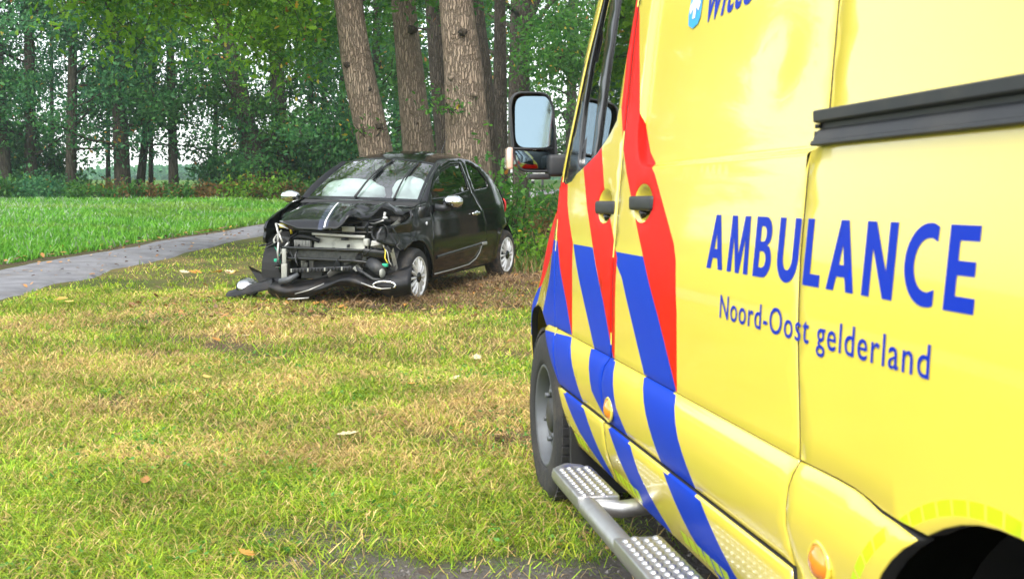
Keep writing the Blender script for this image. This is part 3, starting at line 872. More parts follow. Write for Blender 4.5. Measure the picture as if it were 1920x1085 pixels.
# the big roadside trunks behind the car
G3 = 'big oaks standing behind the wrecked car'
def near_tree(lb, px0, pxm, px1, Y, w0, w1, az, limbs, leaves, lz, pal='mid', seed=0, spread=3.6, autumn=.015, ymid=None, bark=None):
    x0, xm, x1 = at(px0, Y), at(pxm, Y), at(px1, Y); zt = CAM_H + 372 / 2250 * Y - float(zg(x0, Y)); z0 = (285 - 372) / -2250 * Y + CAM_H - float(zg(x0, Y))
    zm = (z0 + zt) / 2
    s = (x1 - xm) / (zt - zm)
    xb = x0 - (xm - x0) / (zm - z0) * z0 * .6
    pts_ = [(xb, Y, 0), (x0, Y, z0), (xm, Y, zm), (x1, Y, zt), (x1 + s * 4 * .5, Y, zt + 4), (x1 + s * 4, Y, zt + 9)]
    k = Y / 2250 / 2
    return tree(lb, G3, pts_, [w0 * k * 1.05, w0 * k, (w0 + w1) / 2 * k, w1 * k, w1 * k * .7, w1 * k * .3], limbs, leaves, .125, pal, lz, spread, 'quad', bark or m_bark, autumn, n=30, rings=90, flare=.25, rough=.07, clus=.32, seed=seed, az=az)
TA = near_tree('leaning thick trunk standing first behind the wreck roof', 708, 676, 656, 19., 66, 52, None, 14, 4200, (4.6, 11), 'mid', 3)
TB = near_tree('straight trunk standing second behind the wreck roof', 788, 772, 758, 21., 60, 42, None, 12, 3800, (5.0, 12), 'mid', 5)
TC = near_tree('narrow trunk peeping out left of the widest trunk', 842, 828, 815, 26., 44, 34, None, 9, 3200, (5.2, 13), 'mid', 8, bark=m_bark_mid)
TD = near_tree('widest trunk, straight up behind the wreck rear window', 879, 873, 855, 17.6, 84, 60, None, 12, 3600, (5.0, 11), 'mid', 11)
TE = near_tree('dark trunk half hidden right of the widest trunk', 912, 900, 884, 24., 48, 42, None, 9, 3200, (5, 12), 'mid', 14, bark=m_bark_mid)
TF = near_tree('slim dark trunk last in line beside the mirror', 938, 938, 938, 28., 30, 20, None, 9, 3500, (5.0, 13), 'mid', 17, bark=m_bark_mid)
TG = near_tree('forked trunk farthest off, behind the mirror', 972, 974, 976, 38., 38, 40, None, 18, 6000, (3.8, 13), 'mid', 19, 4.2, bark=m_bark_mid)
# burls and scars on the near trunks
def burl(root, px, py, Y, r):
    p = P0 = np.array([at(px, Y), Y, CAM_H + (372 - py) / 2250 * Y]) - np.array(root.matrix_world.translation)
    mb = MB(); mb.blob(tuple(p), (r, r * .7, r * .9), jit=.18); mb.build('burl', m_bark_dark if r > .05 else m_bark, root)
for a in ((TA, 692, 170, 18.8, .07), (TA, 712, 238, 18.78, .06), (TA, 655, 125, 18.8, .06), (TB, 775, 62, 20.75, .09), (TB, 783, 230, 20.73, .05), (TD, 868, 66, 17.3, .06), (TD, 890, 180, 17.3, .05), (TD, 846, 150, 17.3, .04)): burl(*a)
# dark right-hand fork of the farthest trunk
mb = MB(); mb.tube([(0.05, 0, 4.6), (.3, 0, 5.6), (.75, 0, 6.9), (1.0, 0, 8.5)], [.2, .17, .15, .1], 10, False); mb.build('fork', m_bark_dark, TG)

# unseen trees added along the road so the car's side reflects less sky
for i, (x_, y_) in enumerate([(9.5, 23), (13, 30), (16, 21), (19, 36), (12, 14), (24, 27), (9, 41), (15, 5), (17, -6), (-13, -14)]):
    tree(['added tall oak hidden behind the ambulance, nearest the wreck', 'second added oak hidden behind the ambulance', 'added oak beyond the far side of the ambulance', 'distant added oak behind the ambulance', 'added oak beside the ambulance nose', 'added oak deep behind the ambulance',
          'added oak beyond the forked trunk on the road side', 'added oak across the road beside the ambulance', 'added oak across the road behind the camera', 'added oak behind the camera by the path', 'added oak on the road behind the camera'][i],
         'added trees along the road', [(x_, y_, 0), (x_ + .1, y_, 4), (x_ + .3, y_, 9), (x_ + .3, y_, 14)], [.32, .28, .22, .08], 26, 6500, .34, 'mid', (1.2, 13), 3.6, seed=200 + i, autumn=.02, clus=.6, twig=False, bark=m_bark)
# long limbs of the first oak that carry hanging foliage over the path
def hanging(root, p0, limbs_, leaves, pal, size, clus=.28, autumn=.015):
    M = root.matrix_world.translation
    mb = MB(); ends = []
    for L in limbs_:
        L = np.array(L, float) - np.array(M)
        t = np.linspace(0, 1, len(L)); tt = np.linspace(0, 1, 14); P = np.stack([smooth_fn(t, L[:, i], .08)(tt) for i in range(3)], 1)
        mb.tube(P, list(np.linspace(.065, .012, 14)), 7, False)
        for q in range(4, 14):
            for _ in range(3):
                T = spline(P[q], rng.normal(0, 1, 3) * (1, 1, .5), rng.uniform(.5, 1.3), 4, .25, -.12)
                mb.tube(T, [.012, .009, .007, .005, .003], 4, False); ends += [T[1], T[2], T[3], T[4]]
    mb.build('hanging_limb', m_bark_dark, root)['kind'] = 'stuff'
    E_ = np.array(ends); k = rng.integers(0, len(E_), leaves)
    tone = np.clip(.5 + .35 * rng.normal(0, 1, len(E_))[k] + .25 * rng.normal(0, 1, leaves), 0, 1)[:, None]
    c = leaf_cols(leaves, pal, autumn, tone)
    leaf_mesh('hanging_foliage', E_[k] + rng.normal(0, 1, (leaves, 3)) * clus * np.array([1, 1, .6]), size * rng.uniform(.6, 1.25, leaves), c, root, m_leaf, 'oak')['kind'] = 'stuff'
hanging(TA, None, [[(-2.7, 19, 4.6), (-3.4, 18.6, 4.45), (-4.3, 18.1, 4.3), (-5.1, 17.4, 4.15), (-6.0, 16.9, 4.0)],
                   [(-2.75, 19, 5.2), (-3.3, 18.0, 5.0), (-4.2, 17.2, 4.8), (-5.2, 16.4, 4.7), (-6.6, 15.6, 4.9)],
                   [(-2.75, 19, 5.8), (-3.6, 17.2, 5.4), (-4.8, 15.8, 5.0), (-5.6, 15.0, 4.6)],
                   [(-2.7, 19, 5.0), (-3.2, 19.6, 4.7), (-3.9, 20.4, 4.4), (-4.6, 21.2, 4.1)]], 11000, 'lime', .12)
hanging(TB, None, [[(-1.85, 21, 5.6), (-1.6, 20, 5.2), (-1.2, 19, 5.0), (-.5, 18.2, 4.9)], [(-1.8, 21, 5.2), (-2.6, 21.6, 4.8), (-3.4, 22.4, 4.5), (-4.2, 23, 4.3)]], 5000, 'mid', .12)
hanging(TG, None, [[(.3, 38, 6.8), (1.2, 37, 6.5), (2.2, 36, 6.2), (3.2, 35, 6.0)], [(.3, 38, 5.5), (.9, 36, 5.4), (1.6, 34, 5.2), (2.6, 33, 5.3)]], 5500, 'mid', .17, .5)

# ivy and shoots on the trunks
def shoots(label, x, y, h, n, leaves, pal, size, w=.35, name='shrub', cat='shrub', group=None, zoff=0.):
    root = empty(name, Matrix.Translation((x, y, float(zg(x, y)) + zoff)), label, cat, group)
    mb = MB(); ends = []
    for _ in range(n):
        a = rng.uniform(0, 2 * np.pi); S = spline((rng.normal(0, w * .4), rng.normal(0, w * .3), 0), (math.cos(a) * w, math.sin(a) * w, h * .9), h * rng.uniform(.55, 1.1), 6, .12, .03)
        mb.tube(S, list(np.linspace(.010 + .003 * h, .003, 7)), 4, False); ends += list(S[1:])
        T = spline(S[3], rng.normal(0, 1, 3), h * .25, 2, .2, 0); mb.tube(T, [.006, .004, .003], 3, False); ends += list(T)
    mb.build('stems', m_bark_dark, root)['kind'] = 'stuff'
    E_ = np.array(ends); k = rng.integers(0, len(E_), leaves)
    LP = E_[k] + rng.normal(0, 1, (leaves, 3)) * min(.30, .12 + .06 * h); LP[:, 2] = np.abs(LP[:, 2])
    leaf_mesh('foliage', LP, size * rng.uniform(.6, 1.3, leaves), leaf_cols(leaves, pal, .015), root, m_leaf, 'oak' if size < .13 else 'quad')['kind'] = 'stuff'
    return root
shoots('leafy green sapling growing beside the wreck rear at the trunk foot', at(945, 16.6), 16.6, 1.45, 12, 1300, 'mid', .10, .30, 'sapling', 'sapling')
shoots('low weeds with yellow leaves behind the wreck rear bumper', at(985, 16.0), 16.0, .55, 12, 500, 'lime', .08, .5, 'weed', 'weeds')
for x_, z_, lb in ((852, 2.05, 'tuft of green shoots sprouting from the widest trunk'), (690, 1.75, 'small shoot sprouting from the first leaning trunk')):
    Y_ = 17.2 if x_ > 800 else 18.6
    shoots(lb, at(x_, Y_), Y_, .32, 6, 110 if x_ > 800 else 50, 'mid', .085, .25, 'trunk_shoot', 'shoots', 'shoots sprouting from trunks', z_)
# undergrowth along the far edge of the field
G4 = 'bushes along the foot of the field trees'
spots = [(-30, 36.5, .9, 'mid'), (25, 37.2, .8, 'mid'), (70, 36.8, .9, 'cool'), (112, 37.6, .7, 'dark'), (165, 37, .55, 'mid'), (205, 37.4, .6, 'rust'), (250, 37.2, .55, 'mid'), (300, 37.4, .5, 'rust'),
         (345, 37.2, .55, 'mid'), (395, 37.4, .5, 'rust'), (440, 37.2, .6, 'rust'), (480, 36.9, .95, 'lime'), (520, 37.0, .8, 'rust'), (560, 37.4, .9, 'mid')]
LBS = ['low green bush half cut by the picture edge before the field row', 'low green bush at the foot of the straight first trunk of the row', '', '', 'low green bush between pale footed trunk and thick dark trunk', 'low russet bush just left of the thick dark trunk',
       'low green bush between thick dark trunk and leaning thin tree', 'low russet bush between leaning thin tree and thin straight tree', 'low green bush right of the thin straight tree', 'low russet bush halfway from thin straight tree to big leaning oak',
       'low russet bush just left of the yellow green bush', '', 'low russet bush at the foot of the dark trunk right of the big leaning oak', 'green bush at the field edge right beside the wreck']
LB4 = {'mid': 'low green bush at the foot of the field trees', 'cool': 'tall blue green bush beside the slim trunk', 'dark': 'low dark bush beside the pale footed trunk', 'rust': 'low bush with russet leaves at the foot of the field trees', 'lime': 'yellow green bush under the big leaning oak'}
for i, (p_, Y_, h_, pal) in enumerate(spots):
    shoots(LBS[i] or LB4[pal], at(p_, Y_), Y_, h_, 16, 1500, pal, .14, 1.0, 'bush', 'bush', G4 if pal in ('mid', 'rust') else None)
for i, (p_, Y_, h_, n_, lb) in enumerate([(628, 39, 3.2, 5200, 'tall dense dark bush behind the wreck windscreen'), (660, 40, 3.8, 5200, 'tallest dark bush, just left of the first thick trunk'), (575, 40.5, 2.4, 3000, 'dark bush filling the gap left of the tall dense bush'), (480, 39.0, 2.6, 3600, 'dark bush around the foot of the big leaning oak'),
                                  (30, 40, 2.6, 3200, 'dark bush around the first trunks at the picture edge'), (430, 40, 1.9, 2400, 'dark bush left of the big leaning oak'), (530, 40, 2.5, 3000, 'dark bush right of the big leaning oak'), (100, 41, 2.2, 2400, 'dark bush between slim trunk and pale footed trunk')]):
    shoots(lb, at(p_, Y_), Y_, h_, 22, n_, 'dark', .17, .9, 'tall_bush', 'bush')
for p_, Y_, h_, pal, lb in ((1010, 24, .6, 'mid', 'low green weeds on the verge right of the wreck'), (985, 21, .5, 'rust', 'brown withered weeds on the bank right of the wreck'), (1035, 28, .8, 'mid', 'green verge bush below the mirror')):
    shoots(lb, at(p_, Y_), Y_, h_, 14, 900, pal, .09, .8, 'weed', 'weeds')

for i, (x_, y_) in enumerate([(7, 25), (10.5, 26), (14, 27), (18, 26), (5.5, 31), (9, 33)]):  # unseen bushes added to keep bright sky out of the car's reflections
    shoots(['added tall bush hidden behind the ambulance nose', 'added tall bush, second hidden behind the ambulance', 'added tall bush, third hidden behind the ambulance', 'added tall bush, last hidden behind the ambulance', 'added tall bush, unseen by the road past the forked trunk', 'added tall bush deep behind the ambulance cab'][i], x_, y_, 3.6, 24, 4200, 'mid', .2, 1.2, 'tall_bush', 'bush')
# woodland far off in the haze
n = 26000
Xw = rng.uniform(-130, 70, n); top = 3.5 + 2.0 * fnoise(Xw * .05, Xw * 0, 97, 3)
Yw = 225 + rng.normal(0, 5, n); Zw = zg(Xw, Yw) + rng.random(n) ** .8 * top
far = leaf_mesh('far_woodland', np.c_[Xw, Yw, Zw], rng.uniform(.8, 1.9, n), leaf_cols(n, 'cool', 0), None, m_leaf)
tag(far, kind='stuff', cat='woodland')

# small roadside furniture beyond the trunks
m_white = mat('white_paint', (.72, .72, .70), .5, dirt=((.3, .3, .25), .5, 6))
m_darkm = mat('dark_metal', (.03, .03, .035), .5)
def post(px, Y, h, w, label, board=None):
    x = at(px, Y); root = empty('marker_post' if board is None else 'road_sign', Matrix.Translation((x, Y, float(zg(x, Y)))), label, 'post' if board is None else 'sign')
    mb = MB()
    if board is None:
        mb.box((0, 0, h / 2), (w, w * .7, h), bev=.015); mb.build('post', m_white, root); m2 = MB(); m2.box((0, 0, h - .16), (w + .006, w * .7 + .006, .09)); m2.build('reflector_band', m_darkm, root)
    else:
        mb.tube([(0, 0, -.1), (0, 0, h)], .035, 10); mb.build('post', m_darkm, root); m2 = MB(); m2.box((0, -.05, h), (board, .03, .42), bev=.01); m2.build('board', m_white, root)
    return root
post(999, 30, .95, .07, 'white marker post on the verge beside the mirror')
post(1017, 36, 1.05, .16, 'white sign board on a dark pole below the mirror', 1.05)
post(959, 34, 1.1, .06, 'white marker post seen between the slim trunk and the mirror')

# ------------------------------------------------------------ haze
hz = MB(); hz.box((-20, 120, 19.5), (420, 290, 42))
m_haze = bpy.data.materials.new('haze'); m_haze.use_nodes = True
t = m_haze.node_tree; t.nodes.clear()
o_ = t.nodes.new('ShaderNodeOutputMaterial'); pv = t.nodes.new('ShaderNodeVolumePrincipled')
pv.inputs['Color'].default_value = (.80, .95, 1.0, 1); pv.inputs['Density'].default_value = .0008; pv.inputs['Anisotropy'].default_value = .3
t.links.new(pv.outputs[0], o_.inputs['Volume'])
haze = hz.build('haze', m_haze, None, False); tag(haze, kind='stuff')

# ============================================================ AMBULANCE
# van frame: u rearwards from the front axle, v outwards from the centre line, w up
VAN_M = Matrix(((.15807, .98743, 0, 1.054), (-.98743, .15807, 0, 5.247), (0, 0, 1, 0), (0, 0, 0, 1)))
van = empty('ambulance', VAN_M, 'yellow ambulance van with red and blue diagonal stripes parked on the roadside grass', 'ambulance')

m_yel = mat('yellow_film', (.86, .69, .085), .22, coat=.8, spec=.5, noise=.06, nscale=1.2, bump=.012, bscale=5)
m_red = mat('red_film', (.66, .006, .002), .36, spec=.08)
m_blue = mat('blue_film', (.0, .040, .46), .36, spec=.07)
m_tape = mat('fluorescent_tape', (.62, .82, .01), .35, coat=.3)
m_blk = mat('black_plastic', (.018, .020, .023), .48, dirt=((.10, .09, .07), .35, 5))
m_blkg = mat('gloss_black', (.010, .011, .013), .2)
m_rub = mat('rubber', (.020, .020, .021), .75, bump=.25, bscale=90, dirt=((.12, .10, .075), .55, 6))
m_liner = mat('dark_liner', (.012, .012, .012), .85)
m_steel = mat('brushed_steel', (.46, .46, .45), .36, metal=1, bump=.06, bscale=120, dirt=((.20, .17, .13), .4, 9))
m_wsteel = mat('grey_steel_wheel', (.13, .14, .15), .45, metal=.6, dirt=((.09, .07, .05), .6, 7))
m_mirror = mat('mirror_glass', (.15, .205, .235), .04, metal=1)
m_amber = mat('amber_lens', (.85, .25, .02), .12, coat=1)
m_vglass = glass_mat('cab_glass', (.55, .68, .62), 1.5, .0, .07)
m_seat = mat('dark_fabric', (.03, .032, .036), .9)
m_white_ = mat('white_film', (.82, .84, .86), .35)
m_cyan = mat('light_blue_film', (.01, .38, .85), .3, coat=.3)
m_chrome = mat('chrome', (.75, .76, .77), .08, metal=1)
m_lens = mat('clear_lens', (.55, .58, .60), .08, coat=1)
VM = [m_yel, m_red, m_blue, m_tape, m_liner]

_tw = smooth_fn([.15, .35, .50, 1.0, 1.36, 1.6, 1.72, 2.3, 2.5], [.07, .035, 0, 0, .030, .055, .067, .15, .20], .045)
_cu = smooth_fn([-1.0, -.92, -.8, -.65, -.5, -.35, -.2, 0, .3, .6, 6], [.75, .5, .28, .16, .10, .066, .045, .025, .008, 0, 0], .04)
_tf = smooth_fn([.6, .75, .9, 1.12, 1.28, 1.5], [0, 0, .05, .085, .125, .16], .04)
def rrect(u0, u1, w0, w1, r, off=0.):
    u0 -= off; u1 += off; w0 -= off; w1 += off; r += off; P = []
    for cx, cy0, a in ((u1 - r, w1 - r, 0), (u0 + r, w1 - r, 90), (u0 + r, w0 + r, 180), (u1 - r, w0 + r, 270)):
        P.append(circle((cx, cy0), r, 9, a, a + 90.001))
    return np.vstack(P)
def sd_rrect(u, w, u0, u1, w0, w1, r):
    cx, cy0 = (u0 + u1) / 2, (w0 + w1) / 2
    qx = np.abs(u - cx) - (u1 - u0) / 2 + r; qy = np.abs(w - cy0) - (w1 - w0) / 2 + r
    return np.hypot(np.maximum(qx, 0), np.maximum(qy, 0)) + np.minimum(np.maximum(qx, qy), 0) - r
REC = (1.60, 2.99, 1.325, 2.12, .13)
BOWLS = [(1.275, 1.215, .105, .058), (1.725, 1.226, .105, .058)]
def v_of(u, w, feat=True):
    u = np.asarray(u, float); w = np.asarray(w, float)
    v = .99 - _tw(w) - _cu(u) - _tf(w) * (1 - sstep(u, -.05, .55))
    if feat:
        v = v - .017 * sstep(-sd_rrect(u, w, *REC), -.003, .013) * (u < 2.95)
        for cu_, cw_, ru, rw in BOWLS:
            q = np.hypot((u - cu_) / ru, (w - cw_) / rw)
            v = v - .030 * (1 - sstep(q, .45, 1.0))
        # slight dents in the sheet metal
        v = v - .004 * np.exp(-((u - 2.62) / .10) ** 2 - ((w - 1.52) / .07) ** 2) + .0005 * vnoise(u * 2.2, w * 2.5, 13)
    return v
def surf_l(u, w, d): return np.c_[u, -(v_of(u, w) + d), w]
def surf_r(u, w, d): return np.c_[u, (v_of(u, w, False) + d), w]
# rub strip below the waist crease bulges outwards; the sill tucks in
def band(u, w, d):
    t = np.clip((w - .545) / .205, 0, 1)
    return np.c_[u, -(v_of(u, w, False) + .001 + .017 * np.sin(np.pi * np.clip(t, .001, .999) ** 1.25) ** .7 + d), w]
def sill(u, w, d):
    t = np.clip((.536 - w) / .18, 0, 1)
    return np.c_[u, -(.99 - _cu(u) + .012 - .012 * t - .035 * t ** 2.2 + d), w]
def R_(s, side): return (lambda u, w, d: s(u, w, d) * np.array([1, side, 1]))

P_ = lambda a, dt=float: np.array(a, dt)
ARCH_F = [(-.44, .40), (-.425, .55), (-.34, .68), (-.2, .755), (-.05, .785), (.1, .785), (.225, .765), (.345, .735)]
ARCH_R = circle((3.62, .36), .445, 26, 180, 0)
B_LOW, SL = 1.447, 2.892
fender = ARCH_F + [(.556, .7535), (.541, .86), (.521, 1.0), (.506, 1.16), (.486, 1.285), (.3, 1.29), (.05, 1.255), (-.3, 1.17), (-.6, 1.06), (-.80, .93), (-.80, .60), (-.62, .45)]
red0 = P_([(-.05, 1.25), (.10, 1.22), (.095, 1.135), (.045, 1.05), (-.05, .95), (-.14, .86), (-.24, .84), (-.34, .95), (-.3, 1.17)])
blue0 = P_([(-.24, .84), (-.14, .86), (-.09, .80), (-.12, .76), (-.36, .60), (-.46, .60), (-.36, .76)])
red1 = P_([(.36, 1.32), (.655, 1.32), (.69, 1.22), (.735, 1.17), (.845, 1.079), (.865, .946), (.868, .75), (.76, .87), (.654, .967), (.56, 1.079), (.42, 1.192)])
red2 = P_([(.90, 1.36), (.95, 1.42), (1.15, 1.42), (1.244, 1.276), (1.382, 1.158), (1.49, 1.060), (1.49, .74), (1.440, .79), (1.333, .919), (1.156, 1.082), (1.02, 1.21)])
red3 = P_([(1.372, 1.78), (1.385, 1.90), (1.47, 1.78), (1.545, 1.62), (1.61, 1.46), (1.70, 1.37), (1.826, 1.306), (2.06, 1.125), (2.09, 1.084), (2.125, .95), (2.137, .75), (1.962, .925), (1.781, 1.078), (1.673, 1.171), (1.515, 1.316), (1.44, 1.40), (1.37, 1.52)])
blue1 = P_([(.16, 1.079), (.56, 1.079), (.654, .967), (.76, .87), (.876, .74), (.36, .70), (.18, .70), (.19, .85), (.21, .99)])
blue2 = P_([(.852, 1.079), (1.156, 1.079), (1.333, .919), (1.49, .735), (1.235, .735), (.982, .955)])
blue3 = P_([(1.43, 1.079), (1.781, 1.079), (1.962, .925), (2.15, .74), (1.845, .74), (1.563, 1.005), (1.47, 1.050)])
REG = [(red0, 1), (blue0, 2), (blue1, 2), (blue2, 2), (blue3, 2), (red1, 1), (red2, 1), (red3, 1)] + [(circle((c[0], c[1]), (c[2] * .92, c[3] * .95), 22), 0) for c in BOWLS]
def seg_tape(c, r0, r1, a0, a1, da):
    out = []
    for a in np.arange(a0, a1, da):
        o = circle(c, r1, 4, a, a + da * .86); i = circle(c, r0, 4, a, a + da * .86)[::-1]; out.append((np.vstack([o, i]), 3))
    return out
W_HOLE = [(1.395, 2.02), (1.395, 1.80), (1.380, 1.71), (1.350, 1.606), (1.328, 1.484), (1.24, 1.437), (1.096, 1.385), (.95, 1.352), (.80, 1.325), (.73, 1.30), (.61, 1.287), (.55, 1.30), (.60, 1.40), (.69, 1.56), (.765, 1.70), (.90, 1.94), (.95, 2.02)]
door = [(.555, .7535), (B_LOW - .009, .7535), (B_LOW - .010, .98), (1.436, 1.1), (1.434, 1.36), (1.423, 1.74), (1.41, 2.02), (1.395, 2.09), (.97, 2.09), (.88, 1.96), (.745, 1.72), (.66, 1.56), (.57, 1.40), (.50, 1.287), (.517, 1.16), (.532, 1.0), (.549, .86)]
slide = [(B_LOW + .007, .7535), (SL + .019, .7535), (SL - .007, 1.0), (SL - .025, 1.13), (SL - .029, 1.328), (SL + .005, 1.337), (SL - .008, 1.5), (SL - .015, 1.6), (SL - .035, 2.0), (SL - .04, 2.28), (1.44, 2.28), (1.440, 1.74), (1.447, 1.36), (1.449, 1.1)]
quarter = [(SL + .028, .7535), (3.08, .757), (3.15, .756), (3.20, .751), (3.25, .744), (3.31, .741)] + [tuple(p) for p in circle((3.62, .36), .445, 20, 120.5, 0)] + [(4.2, .36), (4.85, .40), (4.90, 2.28), (SL - .034, 2.28), (SL - .024, 2.0), (SL - .004, 1.6), (SL + .003, 1.5), (SL + .016, 1.337), (SL - .018, 1.326), (SL - .014, 1.13), (SL + .004, 1.0)]
step_v = .045
bl = [(chaikin(circle((c[0], c[1]), (c[2] * q, c[3] * q), 22), 0), True) for c in BOWLS for q in (1.0, .78, .55, .35)]
rl = [(rrect(*REC, off=o_), True) for o_ in (.005, .001, -.003, -.007, -.011, -.016)]
panel('fender', fender, surf_l, VM, van, edge_mi=4, inset=.003, step=step_v, regions=REG, flange=.03)
dr = panel('driver_door', door, surf_l, VM, van, edge_mi=4, inset=.003, step=step_v, holes=[W_HOLE], regions=REG, lines=bl[:4], flange=.03)
sd_ = panel('sliding_door', slide, surf_l, VM, van, edge_mi=4, inset=.003, step=step_v, regions=REG, lines=bl[4:] + rl, flange=.03)
rq = panel('rear_side_panel', quarter, surf_l, VM, van, edge_mi=4, inset=.003, step=.06, regions=seg_tape((3.585, .335), .473, .496, 22, 128, 5.2), flange=.03)
# rub strips between the two creases
STR = [(P_([(.383, .723), (.868, .750), (1.069, .545), (.65, .545)]), 2), (P_([(1.18, .750), (1.506, .753), (1.570, .62), (1.677, .54), (1.418, .54), (1.243, .619)]), 2), (P_([(1.83, .752), (2.13, .752), (2.203, .654), (2.312, .54), (2.013, .54)]), 2),
       (P_([(.766, .540), (1.112, .541), (1.223, .459), (1.355, .35), (1.26, .34), (.963, .43)]), 2), (P_([(1.459, .54), (1.724, .54), (1.79, .475), (2.012, .34), (1.72, .34)]), 2), (P_([(2.055, .54), (2.363, .54), (2.542, .42), (2.70, .34), (2.40, .34), (2.228, .419)]), 2)]
tape_s = [(P_([(a + k * .062, .366), (a + .05 + k * .062, .366), (a + .05 + k * .062, .402), (a + k * .062, .402)]), 3) for a, nn in ((.84, 3), (1.42, 5), (2.12, 6), (2.62, 4)) for k in range(nn)]
panel('rub_strip', [(.365, .728), (.40, .747), (.585, .7520), (.605, .70), (.648, .56), (.65, .548), (.60, .58), (.50, .65)], band, VM, van, edge_mi=4, inset=.003, step=step_v, regions=STR, flange=.03)
panel('rub_strip', [(.592, .7520), (1.432, .7520), (1.402, .72), (1.385, .67), (1.385, .60), (1.40, .548), (.657, .548), (.612, .70)], band, VM, van, edge_mi=4, inset=.003, step=step_v, regions=STR, flange=.03)
panel('rub_strip', [(1.440, .7520), (2.913, .7520), (2.895, .70), (2.885, .62), (2.905, .548), (1.407, .548), (1.392, .60), (1.392, .67), (1.409, .72)], band, VM, van, edge_mi=4, inset=.003, step=step_v, regions=STR, flange=.03)
tr_ = seg_tape((3.585, .335), .473, .496, 128, 178, 5.2)
panel('rub_strip', [(2.920, .7520), (3.08, .7545), (3.15, .7535), (3.20, .7485), (3.25, .7415), (3.31, .7385)] + [tuple(p) for p in circle((3.62, .36), .445, 12, 123, 180)] + [(3.17, .33), (2.935, .35), (2.918, .44), (2.912, .548), (2.892, .62), (2.902, .70)], band, VM, van, edge_mi=4, inset=.003, step=step_v, regions=tr_, flange=.03)
panel('sill_panel', [(.672, .541), (1.383, .541), (1.39, .35), (.82, .35), (.79, .365), (.74, .44)], sill, VM, van, edge_mi=4, inset=.003, step=step_v, regions=STR + tape_s, flange=.035, rad=.006)
panel('sill_panel', [(1.389, .541), (2.905, .541), (2.91, .44), (2.928, .35), (1.396, .35)], sill, VM, van, edge_mi=4, inset=.003, step=step_v, regions=STR + tape_s, flange=.035, rad=.006)
# the far side, plainer
q2 = [(.555, .36), (2.9, .36), (3.17, .36)] + [tuple(p) for p in circle((3.62, .36), .445, 16, 180, 0)] + [(4.85, .40), (4.90, 2.28), (1.43, 2.28), (1.395, 2.09), (.97, 2.09), (.88, 1.96), (.745, 1.72), (.66, 1.56), (.57, 1.40), (.50, 1.287), (.3, 1.29), (.05, 1.255), (-.3, 1.17), (-.6, 1.06), (-.80, .93), (-.80, .60), (-.62, .45)] + ARCH_F[:-1] + [(.345, .735), (.5, .55)]
panel('offside_panel', q2, surf_r, VM, van, .08, holes=[W_HOLE], regions=[(r_, i_) for r_, i_ in REG[2:]], flange=.03)
panel('offside_window', W_HOLE, lambda u, w, d: surf_r(u, w, d - .02), m_vglass, van, .1, flange=0)

# dark structure behind the panel gaps and in the wheel arches
mb = MB()
for s in (-1, 1):
    mb.box((2.93, s * .915, .90), (3.9, .012, 1.0)) if s > 0 else None
    for uu in (0.03, 3.62):
        A = np.radians(np.linspace(-15, 195, 24)); G = [[(uu + .475 * math.cos(a) * (1.12 if uu < 1 else 1), s * y, .36 + .455 * math.sin(a)) for y in (.55, .93 if math.cos(a) > -.2 else .82)] for a in A]; mb.grid(G)
    mb.box((.1, s * .55, .62), (1.2, .012, .75)); mb.box((3.62, s * .55, .62), (1.2, .012, .75))
mb.box((2.2, 0, .46), (1.9, 1.70, .10)); mb.box((4.45, 0, .46), (.75, 1.7, .1)); mb.box((-.62, 0, .50), (.3, 1.3, .2))
mb.box((1.64, 0, 1.45), (.03, 1.68, 1.6)); mb.box((1.1, 0, .55), (1.1, 1.7, .04))
mb.build('underbody', m_liner, van, False)
gap = MB()
for u0, w0, w1 in ((B_LOW, .36, 2.28), (.575, .6, 1.28), (SL, .36, 2.28)):
    G = [[(u0 + du, -(float(v_of(u0 + du, w_, False)) - .035), w_) for du in (-.05, .05)] for w_ in np.linspace(w0, w1, 24)]; gap.grid(G)
for w_ in (.755, .545):
    G = [[(u_, -(float(v_of(u_, w_, False)) - .030), w_ + dw) for dw in (-.04, .04)] for u_ in np.linspace(.72, 3.25, 30)]; gap.grid(G)
gap.build('door_seal', m_liner, van, False)
fl = MB()     # mud flap and liner behind the front wheel
fl.grid([[(.45 + .35 * t_, -y, .80 - .50 * t_) for y in (.62, .975)] for t_ in np.linspace(0, 1, 6)]); fl.box((.80, -.80, .30), (.03, .36, .26))
fl.build('mud_flap', m_liner, van, False)

# roof, windscreen, bonnet, nose, rear
us = np.array([.93, .97, 1.05, 1.2, 1.4, 2.0, 3.0, 4.0, 4.75, 4.88]); ft = np.array([0, .03, .07, .13, .2, .3, .34, .34, .32, .26])
S = np.linspace(-1, 1, 25)
G = []
for u_, f_ in zip(us, ft):
    w0 = 2.09 + (2.28 - 2.09) * sstep(u_, .97, 1.42); vs = float(v_of(u_, w0, False))
    G.append([(u_, -s_ * vs, w0 + (f_ + .02) * (1 - abs(s_) ** 3.2)) for s_ in S])
mb = MB(); mb.grid(G); mb.build('roof', m_yel, van)
for sf_ in (surf_l, surf_r): panel('roof_corner', [(.975, 2.095), (1.405, 2.095), (1.432, 2.285), (1.30, 2.27), (1.12, 2.20)], sf_, m_yel, van, .08, flange=.03)
wb = [(.10 + .24 * abs(s_) ** 2.2, -s_ * .80, 1.30) for s_ in S]; wt = [(.86 + .09 * abs(s_) ** 2, -s_ * .80, 2.10) for s_ in S]
G = [[tuple(P_(a) * (1 - t_) + P_(b) * t_ + P_((-.03, 0, .03)) * math.sin(math.pi * t_)) for a, b in zip(wb, wt)] for t_ in np.linspace(0, 1, 10)]
mb = MB(); mb.grid(G); mb.build('windscreen', m_vglass, van)
